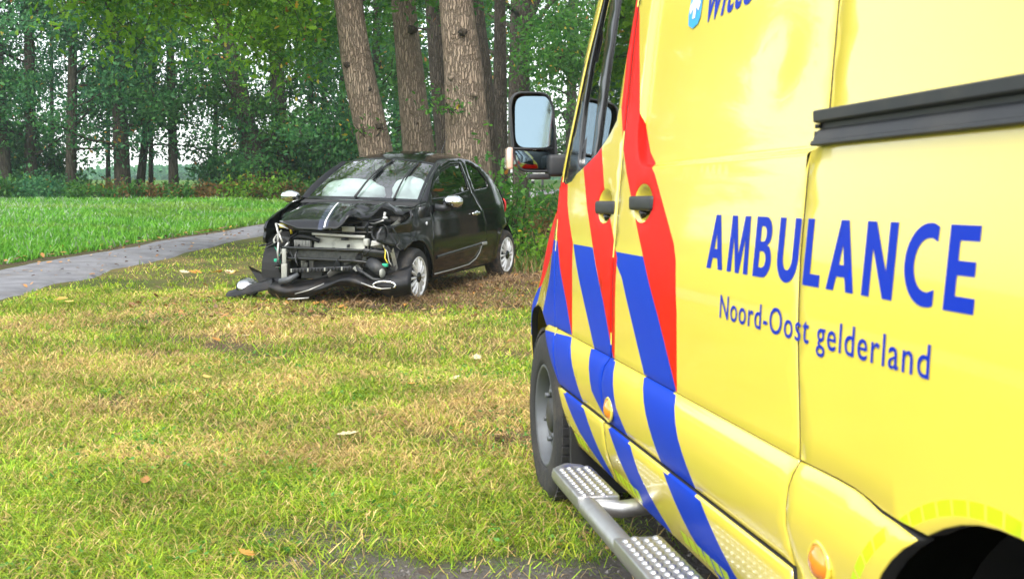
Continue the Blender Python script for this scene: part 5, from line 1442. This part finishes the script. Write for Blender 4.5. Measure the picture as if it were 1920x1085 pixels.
for s in (-1, 1):
    mb = MB(); mb.blob((2.66, s * .62, .84), (.04, .06, .10)); mb.build('tail_light', m_redp, car, flip_y=True)
mb = MB(); mb.tube([(2.05, .1, 1.44), (2.16, .1, 1.58), (2.24, .1, 1.68)], [.006, .004, .002], 6); mb.build('aerial', m_blkg, car, flip_y=True)

# crumpled bonnet (parameters: y across, x along)
def xfront(y):
    y = np.asarray(y, float)
    return np.interp(y, [-.66, -.60, -.52, -.40, -.2, .1, .30, .38, .48, .58, .64, .68], [-.02, -.24, -.40, -.51, -.56, -.565, -.545, -.40, -.24, -.12, -.02, .06])
def bonnet_z(y, x):
    t = np.clip((.24 - x) / .80, 0, 1.1)
    z = .990 - .045 * t - .145 * t ** 2.2 - .045 * (np.abs(y) / .66) ** 2.5 - .10 * sstep(np.abs(y), .40, .68) * t
    k = sstep(y, .04, .30) * sstep(t, .08, .4)                          # buckled on the driver's side
    z = z + k * (.055 * np.sin((y - .05) * 19 + x * 7) * (.35 + .65 * t) + .03 * t + .030 * np.abs(np.sin(y * 13 - x * 10)))
    z = z + .020 * sstep(y, .30, .52) * sstep(t, .1, .5) * (1 - .25 * sstep(y, .56, .68))
    z = z + .014 * np.exp(-((y + .02 + .3 * x) / .05) ** 2) * sstep(t, .2, .6)
    z = z - .03 * sstep(t, .92, 1.02) + .004 * vnoise(y * 6, x * 6, 14)
    return z
ysb = np.linspace(-.66, .68, 28)
bon = [(y_, .24 - .12 * (1 - (y_ / .66) ** 2)) for y_ in ysb[::-1]] + [(y_, float(xfront(y_))) for y_ in ysb]
def stripe(o0, o1): return P_([(-.20 + o0, .26), (-.20 + o1, .26), (.075 + o1, -.60), (.075 + o0, -.60)])
panel('bonnet', bon, lambda y, x, d: np.c_[x, y, bonnet_z(y, x) + d], [m_paint, m_bstr, m_wstr], car, step=.026, flange=.022, rad=.004, flip_y=True,
      regions=[(stripe(-.055, .0), 1), (stripe(.006, .024), 2), (stripe(.034, .05), 1)])
# cowl and wipers
mb = MB(); mb.grid([[wsb(s_) + P_((-.02 - .10 * q, 0, -.005 - .03 * q)) for s_ in S2] for q in (0, .5, 1)]); mb.build('cowl', m_in, car, flip_y=True)
for s0, s1, t1 in ((.02, .20, .93), (.64, .68, .93)):
    mb = MB(); P = [wspt(.02 + (t1 - .02) * q, s0 + (s1 - s0) * q, .020 + .02 * math.sin(q * 3.1)) for q in np.linspace(0, 1, 8)]
    mb.tube(P[:6], [.014, .012, .010, .009, .008, .007], 6); w1_ = mb.build('wiper', m_blk, car, flip_y=True)
    mb = MB(); mb.tube([wspt(.42 + .54 * q, s0 + (s1 - s0) * (.42 + .56 * q) + .008, .012) for q in np.linspace(0, 1, 6)], [.006, .011, .012, .012, .011, .006], 6); mb.build('wiper_blade', m_blkg, w1_, flip_y=True)

# cabin
mb = MB(); mb.box((.62, 0, .86), (.50, 1.34, .24), bev=.08); mb.build('dashboard', m_in, car, flip_y=True)
mb = MB(); mb.box((1.4, 0, .28), (2.2, 1.42, .06)); mb.box((.30, 0, .62), (.03, 1.36, .70))
for s in (-1, 1): mb.box((1.25, s * .735, .62), (1.9, .02, .60))
mb.build('cabin_trim', m_in, car, False, flip_y=True)
for s in (-1, 1):
    mb = MB(); mb.box((1.22, s * .35, .56), (.50, .46, .16), bev=.05); mb.box((1.47, s * .35, .86), (.13, .44, .56), bev=.055, rot=[[.97, 0, .24], [0, 1, 0], [-.24, 0, .97]]); mb.box((1.55, s * .35, 1.20), (.09, .24, .17), bev=.04); mb.build('seat', m_in, car, flip_y=True)
mb = MB(); mb.box((2.15, 0, .82), (.14, 1.2, .5), bev=.05); mb.build('rear_seat', m_in, car, flip_y=True)
mb = MB(); A = np.linspace(0, 2 * np.pi, 25); mb.tube([(.83 + .05 * math.sin(a), .36 + .18 * math.cos(a), .99 + .17 * math.sin(a)) for a in A], .014, 7, False); mb.tube([(.83, .36, .99), (.6, .36, .93)], .03, 8); mb.build('steering_wheel', m_in, car, flip_y=True)
mb = MB(); mb.box((.93, -.04, 1.315), (.025, .23, .065), bev=.012); mb.tube([(.92, -.04, 1.34), (.95, -.04, 1.39)], .012, 6); mb.build('interior_mirror', m_trim, car, flip_y=True)
def airbag(c, r, seed, name):
    bm = bmesh.new(); bmesh.ops.create_icosphere(bm, subdivisions=4, radius=1)
    P = np.array([v.co[:] for v in bm.verts]); F = [tuple(v.index for v in f.verts) for f in bm.faces]; bm.free()
    q = 1 + .10 * fnoise(P[:, 0] * 2 + seed, P[:, 1] * 2 + P[:, 2], seed, 3) + .06 * vnoise(P[:, 1] * 5, P[:, 2] * 5 + seed, seed + 3)
    P = np.sign(P) * np.abs(P) ** .82 * q[:, None]; P[:, 2] -= .25 * np.abs(P[:, 1]) ** 2 * .5
    mb = MB(); mb.add(P * P_(r) + P_(c), F); return mb.build(name, m_bag, car, flip_y=True)
airbag((.66, -.27, 1.05), (.16, .34, .145), 3, 'passenger_airbag'); airbag((.72, .37, 1.07), (.12, .20, .155), 8, 'driver_airbag')

# wheels
def car_wheel(x, s, muddy, z=.285, toe=0.):
    prof = [(.185, .070), (.192, .088), (.205, .092), (.245, .095), (.270, .088), (.284, .065), (.290, .03), (.290, -.03), (.284, -.065), (.26, -.09), (.19, -.085)]
    mb = MB(); mb.lathe(prof, 48); V = P_(mb.V); V[:, 1] *= s; mb.V = [tuple(p) for p in V]
    w_ = mb.build('wheel', m_mud if muddy else m_rub, car, flip_y=True); w_.location = (x, -s * .700, z); w_.rotation_euler = (0, 0, toe)
    def fl(mb): V = P_(mb.V); V[:, 1] *= s; mb.V = [tuple(p) for p in V]; return mb
    mb = MB(); mb.lathe([(.196, .086), (.203, .094), (.197, .098), (.189, .092), (.180, .06), (.176, -.04)], 48); fl(mb).build('rim', m_alu, w_, flip_y=True)
    mb = MB(); mb.lathe([(.175, .0), (.10, -.01), (.0, -.01)], 32); fl(mb).build('brake_disc', m_liner, w_, flip_y=True)
    for i in range(14):
        a = 2 * math.pi * i / 14; c_, s_ = math.cos(a), math.sin(a); rot = [[c_, 0, -s_], [0, 1, 0], [s_, 0, c_]]
        P = []
        for r_, hw, y_ in ((.050, .009, .098), (.10, .009, .104), (.15, .011, .098), (.190, .020, .086)):
            P.append([(r_, y_ - .028, -hw), (r_, y_ - .004, -hw), (r_, y_, 0), (r_, y_ - .004, hw), (r_, y_ - .028, hw)])
        mb = MB(); mb.grid(P_(P) @ P_(rot).T); fl(mb).build('spoke', m_alu, w_, True, flip_y=True)
    mb = MB(); mb.lathe([(.052, .08), (.050, .103), (.042, .108), (0, .110)], 20); fl(mb).build('hub_cap', m_blkg, w_, flip_y=True)
car_wheel(.015, 1, False, .275, .05); car_wheel(2.40, 1, True, .292); car_wheel(.0, -1, False, .285, .12); car_wheel(2.36, -1, True)
mb = MB()
for s in (-1, 1):
    for x_ in (-.02, 2.39):
        A = np.radians(np.linspace(-10, 190, 18)); mb.grid([[(x_ + .37 * math.cos(a), s * y_, .30 + .37 * math.sin(a)) for y_ in (.42, .74)] for a in A])
        mb.box((x_, s * .42, .45), (.72, .012, .5))
mb.box((1.2, 0, .22), (2.3, 1.3, .06)); mb.box((.20, 0, .55), (.02, 1.2, .55)); mb.box((2.62, 0, .40), (.04, 1.2, .3))
mb.build('underbody', m_liner, car, False, flip_y=True)

# ---------------- torn-open front end
def cpart(name, mbk, m, parent=car, smooth=True): return mbk.build(name, m, parent, smooth, flip_y=True)
def bar(p0, p1, h, d, bev=.006, n=1):
    """box beam from p0 to p1"""
    p0, p1 = P_(p0, float), P_(p1, float); t_ = p1 - p0; L = np.linalg.norm(t_); t_ /= L; up = P_((0, 0, 1.)); f = np.cross(t_, up); f /= np.linalg.norm(f); up = np.cross(f, t_)
    mb = MB(); mb.box((0, 0, 0), (L, d, h), bev=bev); V = P_(mb.V) @ np.stack([t_, f, up]) + (p0 + p1) / 2; mb.V = [tuple(v) for v in V]; return mb
# impact beam: two flanges with a pale web between
B0, B1 = P_((-.47, -.43, .0)), P_((-.42, .66, .0))
def bz(z): return P_((0, 0, z))
beam = cpart('impact_beam', bar(B0 + bz(.553), P_((-.46, .45, .560)), .028, .07), m_paintd)
cpart('beam_flange', bar(B0 + bz(.452), P_((-.47, .34, .458)), .026, .06), m_paintd, beam)
cpart('beam_web', bar(B0 + bz(.503) + P_((.035, 0, 0)), P_((-.43, .46, .507)), .088, .012), mat('grimy_web', (.10, .105, .10), .5, metal=.3, noise=.5, nscale=25), beam)
cpart('beam_end', bar(P_((-.46, .44, .545)), P_((-.36, .70, .520)), .075, .05), m_paintd, beam); cpart('beam_end', bar(P_((-.47, .33, .458)), P_((-.38, .68, .420)), .03, .05), m_paintd, beam)
for y_, z_ in ((.52, .553), (.58, .548), (.64, .541), (-.40, .506)):
    mb = MB(); mb.blob((-.47 + max(0, y_ - .4) * .35, y_, z_), (.012, .014, .014)); cpart('bolt', mb, m_fin, beam)
# radiator pack, bent
G = [[(-.33 + .04 * t_ + .012 * math.sin(y_ * 9) + (.05 * max(0, t_ - .75) * 4), y_, .545 + .150 * t_ - .03 * (y_ - .1) * t_) for y_ in np.linspace(-.17, .40, 18)] for t_ in np.linspace(0, 1, 10)]
mb = MB(); mb.grid(G); rad = cpart('radiator', mb, m_rad)
cpart('radiator_tank', bar((-.34, -.18, .690), (-.33, .40, .680), .03, .045), m_fin, rad)
cpart('radiator_tank', bar((-.345, .415, .55), (-.30, .40, .68), .035, .04), m_pale, rad)
G = [[(-.36, y_, .25 + .20 * t_) for y_ in np.linspace(-.30, .36, 14)] for t_ in (0, .5, 1)]
mb = MB(); mb.grid(G); cpart('condenser', mb, mat('dark_fins', (.06, .062, .06), .6, metal=.4, bump=.5, bscale=160))
for i in range(11):
    mb = MB(); mb.box((-.37, -.355 + i * .0165, .594), (.05, .008, .062), bev=.002); cpart('fin', mb, m_fin, rad)
for i in range(9):
    mb = MB(); mb.box((-.395, -.27 + i * .0155, .405), (.03, .007, .085), bev=.002); cpart('fin', mb, m_fin, rad)
# slam panel
sp = cpart('slam_panel', bar((-.36, -.38, .735), (-.30, .53, .770), .036, .07), m_paintd)
cpart('slam_panel_edge', bar((-.39, -.30, .712), (-.33, .50, .728), .018, .03), m_blk, sp)
for y_ in (-.27, -.21, -.165, -.10, -.02, .05):
    mb = MB(); mb.blob((-.405, y_, .745 + .03 * (y_ + .3) * .5), (.010, .012, .012)); cpart('bolt', mb, m_fin, sp)
mb = MB(); mb.box((-.375, .235, .752), (.01, .14, .05), bev=.004); cpart('sticker', mb, m_pale, sp)
# brackets and stays on the passenger side
br = cpart('bracket', bar((-.50, -.405, .545), (-.49, -.41, .40), .062, .04), m_pale); cpart('bracket_foot', bar((-.51, -.40, .40), (-.50, -.405, .255), .075, .055), m_pale, br)
for pts_ in ([(-.42, -.52, .70), (-.45, -.455, .60)], [(-.45, -.50, .60), (-.46, -.505, .50), (-.46, -.49, .40)], [(-.45, -.38, .61), (-.47, -.425, .55)], [(-.40, -.56, .78), (-.42, -.52, .68), (-.44, -.52, .5)]):
    mb = MB(); mb.tube(pts_, .011, 7); cpart('stay', mb, m_fin)
mb = MB(); mb.box((-.38, -.485, .765), (.05, .07, .055), bev=.01); cpart('lamp_socket', mb, m_yelp)
mb = MB(); mb.box((-.36, -.41, .715), (.03, .018, .07), bev=.005); cpart('clip', mb, m_yelp)
mb = MB(); mb.blob((-.33, -.40, .755), (.06, .07, .055)); cpart('washer_cap', mb, mat('dull_brown', (.10, .06, .055), .6))
mb = MB(); mb.box((-.44, -.53, .42), (.03, .05, .03), bev=.005); cpart('connector', mb, m_green)
# headlamp bucket, horn, washer bottle, hoses and wires on the driver's side
mb = MB(); mb.lathe([(.082, 0), (.090, -.03), (.07, .05), (.02, .07)], 24, 'x', (-.38, .585, .735)); cpart('headlamp_bucket', mb, m_blk)
mb = MB(); mb.tube([(-.42, .50, .445), (-.46, .58, .41), (-.49, .66, .37)], [.060, .066, .055], 14); hn = cpart('horn', mb, m_blk)
mb = MB(); mb.lathe([(.052, 0), (.050, .014), (.03, .02), (0, .02)], 20, 'y', (-.49, .655, .365)); cpart('horn_ring', mb, m_pale, hn)
mb = MB(); mb.box((-.47, .68, .435), (.03, .055, .03), bev=.005); cpart('connector', mb, m_green)
for pts_, m__, r_ in (([(-.40, .62, .62), (-.44, .67, .57), (-.46, .67, .50), (-.45, .70, .45)], m_yelp, .006), ([(-.40, .60, .64), (-.46, .70, .56), (-.47, .72, .47), (-.45, .74, .43)], m_pale, .005),
                   ([(-.30, .2, .80), (-.28, .35, .83), (-.2, .48, .84), (-.1, .55, .82)], m_blk, .018), ([(-.35, -.1, .62), (-.38, -.2, .66), (-.34, -.34, .66), (-.3, -.45, .6)], m_blk, .022), ([(-.36, .42, .66), (-.40, .50, .62), (-.38, .55, .55)], m_blk, .022),
                   ([(-.42, -.54, .66), (-.44, -.50, .52), (-.45, -.52, .38), (-.42, -.50, .30)], m_blk, .012), ([(-.44, -.55, .55), (-.46, -.47, .45), (-.44, -.50, .34)], m_green, .004), ([(-.3, .3, .86), (-.22, .42, .80), (-.25, .55, .84)], m_fin, .008)):
    mb = MB(); P = P_(pts_); t_ = np.linspace(0, 1, len(P)); tt = np.linspace(0, 1, 10); P = np.stack([smooth_fn(t_, P[:, i], .1)(tt) for i in range(3)], 1); mb.tube(P, r_, 7); cpart('wire' if r_ < .01 else 'hose', mb, m__)
mb = MB(); mb.box((-.455, .475, .64), (.05, .05, .07), bev=.01); cpart('valve', mb, m_pale)
mb = MB(); mb.blob((-.30, .10, .852), (.013, .016, .011)); cpart('cap', mb, m_redp)
# engine bay seen under the lifted bonnet edge
mb = MB(); mb.box((-.06, 0, .55), (.36, 1.02, .46), bev=.05); cpart('engine_block', mb, m_liner)
mb = MB(); mb.box((-.10, .36, .80), (.22, .24, .10), bev=.02); cpart('battery', mb, m_in)
mb = MB(); mb.box((.08, .56, .84), (.24, .12, .06), bev=.02); cpart('strut_mount', mb, mat('grimy_grey', (.16, .15, .13), .6, noise=.6, nscale=12))
mb = MB(); mb.tube([(-.22, .54, .86), (-.20, .54, .915)], .014, 8); mb.blob((-.21, .545, .86), (.03, .03, .02)); cpart('bolt', mb, m_fin)
G = [[(-.36 + .5 * t_, .55 + .08 * t_, .66 + .20 * t_ + .05 * q) for q in np.linspace(0, 1, 4)] for t_ in np.linspace(0, 1, 10)]
mb = MB(); mb.grid(G); cpart('inner_wing', mb, m_rad)
mb = MB(); r2 = np.random.default_rng(4)
for _ in range(46):                                                    # small debris and fittings behind the beam
    c = (r2.uniform(-.36, -.22), r2.uniform(-.52, .62), r2.uniform(.30, .80)); mb.box(c, r2.uniform(.015, .07, 3), rot=None, bev=.004)
o_ = cpart('broken_fittings', mb, m_blk); o_['kind'] = 'stuff'
# torn plastic and bent sheet hanging in the gap
for i in range(20):
    c = P_((r2.uniform(-.50, -.34), r2.choice([r2.uniform(-.56, -.40), r2.uniform(.42, .72), r2.uniform(-.3, .4)]), r2.uniform(.30, .80)))
    if -.35 < c[1] < .42: c[2] = r2.uniform(.30, .44)
    n_ = r2.integers(4, 6); A = np.sort(r2.uniform(0, 2 * np.pi, n_)); L = r2.uniform(.03, .10, n_); e1 = r2.normal(0, 1, 3); e1 /= np.linalg.norm(e1); e2 = np.cross(e1, r2.normal(0, 1, 3)); e2 /= np.linalg.norm(e2)
    ring = [c + e1 * l * math.cos(a) + e2 * l * math.sin(a) + np.cross(e1, e2) * r2.normal(0, .012) for a, l in zip(A, L)]
    th = np.cross(e1, e2) * .003; V = ring + [p + th for p in ring] + [c + th * 4, c + th * 5]
    mb = MB(); mb.add(V, [(j, (j + 1) % n_, 2 * n_) for j in range(n_)] + [(n_ + j, n_ + (j + 1) % n_, 2 * n_ + 1) for j in range(n_)] + [(j, (j + 1) % n_, n_ + (j + 1) % n_, n_ + j) for j in range(n_)])
    cpart('torn_plastic', mb, [m_blk, m_paintd, m_skin0, m_blk, m_pale][i % 5] if i % 7 else m_fin, car, False)
for i in range(12):
    y0 = r2.choice([r2.uniform(-.56, -.30), r2.uniform(.42, .72)]); z0 = r2.uniform(.45, .80); P = [P_((-.36, y0, z0))]
    for _ in range(4): P.append(P[-1] + r2.normal(0, 1, 3) * (.03, .06, .05) + P_((-.015, 0, -.045)))
    P = P_(P); t_ = np.linspace(0, 1, 5); tt = np.linspace(0, 1, 11); P = np.stack([smooth_fn(t_, P[:, k], .1)(tt) for k in range(3)], 1)
    mb = MB(); mb.tube(P, [.005, .008, .004, .012][i % 4], 6); cpart('cable', mb, [m_blk, m_blkg, m_blk, m_pale][i % 4])
# lower crossbar with ribs
cbar = cpart('lower_crossbar', bar((-.50, -.33, .335), (-.49, .34, .392), .040, .05), m_blk)
for i in range(18):
    t_ = (i + .5) / 18; mb = MB(); mb.box((-.528, -.33 + .67 * t_, .335 + .057 * t_), (.010, .012, .034), bev=.002); cpart('rib', mb, m_pale if i % 5 == 0 else m_blkg, cbar)
mb = MB(); mb.tube([(-.47, .36, .40), (-.50, .45, .36), (-.52, .58, .30), (-.50, .72, .29)], .016, 8); cpart('hose', mb, m_blk)
for s in (-1, 1):
    mb = MB(); mb.tube([(-.44, s * .38, .50), (-.25, s * .40, .48), (.1, s * .42, .46)], .045, 8); cpart('chassis_leg', mb, m_liner)
mb = MB(); mb.grid([[(-.44 + .10 * t_, .72 + .03 * q, .55 - .20 * t_ + .05 * q) for q in (0, 1)] for t_ in np.linspace(0, 1, 5)]); cpart('trim_strip', mb, m_fin)

# ---------------- torn-off bumper lying before the car (own thing), headlamp lying on it
BX, BY = -1.75, 11.55
bump = empty('torn_bumper', Matrix.Translation((BX, BY, float(zg(BX, BY)))), 'torn black plastic bumper lying on the ground along the front of the wreck', 'bumper')
BZ = float(zg(BX, BY))
def wp(px, py, Y):
    """a point on the plane at distance Y, relative to the bumper"""
    p = math.atan((542.5 - 372) / 2250); a, b = (px - 960) / 2250, -(py - 542.5) / 2250
    v = P_((a, math.cos(p) + b * math.sin(p), -math.sin(p) + b * math.cos(p))); v = v * (Y / v[1]); return P_((v[0] - BX, Y - BY, v[2] + CAM_H - BZ))
z2 = lambda u, v, Y: wp(420 + u / 4.8, 370 + v / 4.8, Y)
top = [(440, 770, 11.75), (560, 745, 11.72), (660, 735, 11.7), (800, 745, 11.66), (950, 715, 11.6), (1100, 662, 11.55), (1220, 690, 11.45), (1330, 735, 11.4), (1420, 728, 11.36), (1520, 680, 11.34), (1700, 602, 11.4)]
bot = [(400, 850, 11.72), (470, 885, 11.66), (560, 915, 11.6), (700, 902, 11.55), (860, 860, 11.5), (1000, 815, 11.46), (1110, 780, 11.40), (1230, 800, 11.34), (1360, 850, 11.28), (1500, 885, 11.25), (1680, 880, 11.3)]
TP = P_([z2(*a) for a in top]); BT = P_([z2(*a) for a in bot]); BT[:, 2] = np.maximum(BT[:, 2], zg(BT[:, 0] + BX, BT[:, 1] + BY) - BZ + .0)
tt0 = np.linspace(0, 1, len(TP)); tt = np.linspace(0, 1, 44); rs = lambda Q: np.stack([smooth_fn(tt0, Q[:, i], .025)(tt) for i in range(3)], 1)
TP2, BT2 = rs(TP), rs(BT)
G = []
for q in np.linspace(0, 1, 11):
    row = TP2 * (1 - q) + BT2 * q; row = row + P_((0, -.085, 0)) * math.sin(math.pi * min(1, q * 1.05)) + P_((0, 0, .012)) * np.sin(tt * 23 + q * 3)[:, None] * (.4 + q); G.append(row)
m_skin = mat('scratched_black_skin', (.005, .005, .006), .34, coat=.12, spec=.3, bump=.06, bscale=18, dirt=((.16, .12, .08), .15, 7))
mb = MB(); mb.grid(G); sk = mb.build('bumper_skin', m_skin, bump)
sm = sk.modifiers.new('thickness', 'SOLIDIFY'); sm.thickness = .006
mb = MB(); mb.grid([TP2 + P_((0, q * .14, -.01 * q)) for q in (0, .5, 1)]); mb.build('bumper_lip', m_skin, bump)
# splayed wing end: long bar and the upright tear
mb = MB()
a0, a1 = z2(22, 888, 12.05), z2(440, 782, 11.80); b0, b1 = z2(40, 868, 12.08), z2(430, 765, 11.84)
G = []
for t_ in np.linspace(0, 1, 10):
    a, b = a0 * (1 - t_) + a1 * t_, b0 * (1 - t_) + b1 * t_; h_ = .030 + .014 * t_
    G.append([a + P_((0, -.03, -h_)), a + P_((0, -.035, h_ * .6)), b + P_((0, 0, h_)), b + P_((0, .16, h_ * .7)), b + P_((0, .20, -.02))])
mb.grid(G); mb.build('bumper_wing', m_skin, bump)
mb = MB(); tri = [z2(215, 612, 12.02), z2(245, 660, 12.02), z2(330, 790, 11.98), z2(440, 775, 11.86), z2(660, 690, 11.78), z2(560, 690, 11.84), z2(430, 700, 11.92), z2(320, 672, 12.0)]
cen = P_(tri).mean(0); f_ = [p for p in tri]; V = f_ + [p + P_((.004, .02, -.004)) for p in f_] + [cen + P_((0, .035, -.012)), cen + P_((0, .05, -.012))]; k = len(f_)
mb.add(V, [(i, (i + 1) % k, 2 * k) for i in range(k)] + [(k + i, k + (i + 1) % k, 2 * k + 1) for i in range(k)] + [(i, (i + 1) % k, k + (i + 1) % k, k + i) for i in range(k)]); mb.build('torn_corner', m_skin, bump, False)
mb = MB(); mb.tube([z2(500, 760, 11.62), z2(590, 740, 11.6), z2(670, 690, 11.6)], [.03, .034, .02], 8); mb.build('bent_bracket', mat('grey_plastic', (.06, .065, .07), .5), bump)
ring = MB(); c0 = z2(1445, 790, 11.22); A = np.linspace(-.6, 4.4, 26)
ring.tube([c0 + P_((.105 * math.cos(a), -.02 - .02 * math.cos(a), .038 * math.sin(a))) for a in A], .010, 8); ring.build('fog_lamp_ring', m_chrome, bump)
for pts_, r_, m__ in (([(575, 915, 11.5), (650, 912, 11.46), (765, 903, 11.45)], .008, m_fin), ([(1235, 768, 11.25), (1330, 805, 11.2), (1420, 822, 11.18), (1500, 816, 11.18)], .006, m_fin), ([(640, 868, 11.4), (760, 835, 11.36), (900, 775, 11.38)], .005, m_fin)):
    mb = MB(); mb.tube([z2(*p) for p in pts_], r_, 6); mb.build('chrome_strip', m__, bump)
# the loose headlamp
hp = wp(465, 538, 12.03) + P_((BX, BY, BZ))
lamp = empty('loose_headlamp', Matrix.Translation(tuple(hp)), 'broken clear headlamp lying on the torn bumper end', 'headlamp'); lamp.rotation_euler = (.85, .16, .2)
m_hl = glass_mat('headlamp_lens', (.90, .93, .95), 2.2, .08, .34)
mb = MB(); mb.lathe([(.112, 0), (.104, .026), (.080, .047), (.045, .060), (0, .064)], 28, 'z'); V = P_(mb.V) * P_((1, .85, 1)); mb.V = [tuple(p) for p in V]; mb.build('lens', m_hl, lamp)
mb = MB(); mb.lathe([(.115, .004), (.118, -.01), (.10, -.05), (.04, -.09), (0, -.09)], 28, 'z'); mb.build('housing', m_blk, lamp)
mb = MB(); mb.lathe([(.104, .010), (.07, -.01), (.03, -.03), (0, -.032)], 28, 'z'); mb.build('reflector', mat('lamp_reflector', (.85, .87, .88), .25, metal=.2), lamp)
mb = MB(); mb.lathe([(.036, .0), (.034, .025), (.02, .035), (0, .037)], 18, 'z'); mb.build('lamp_bulb', m_lens, lamp)
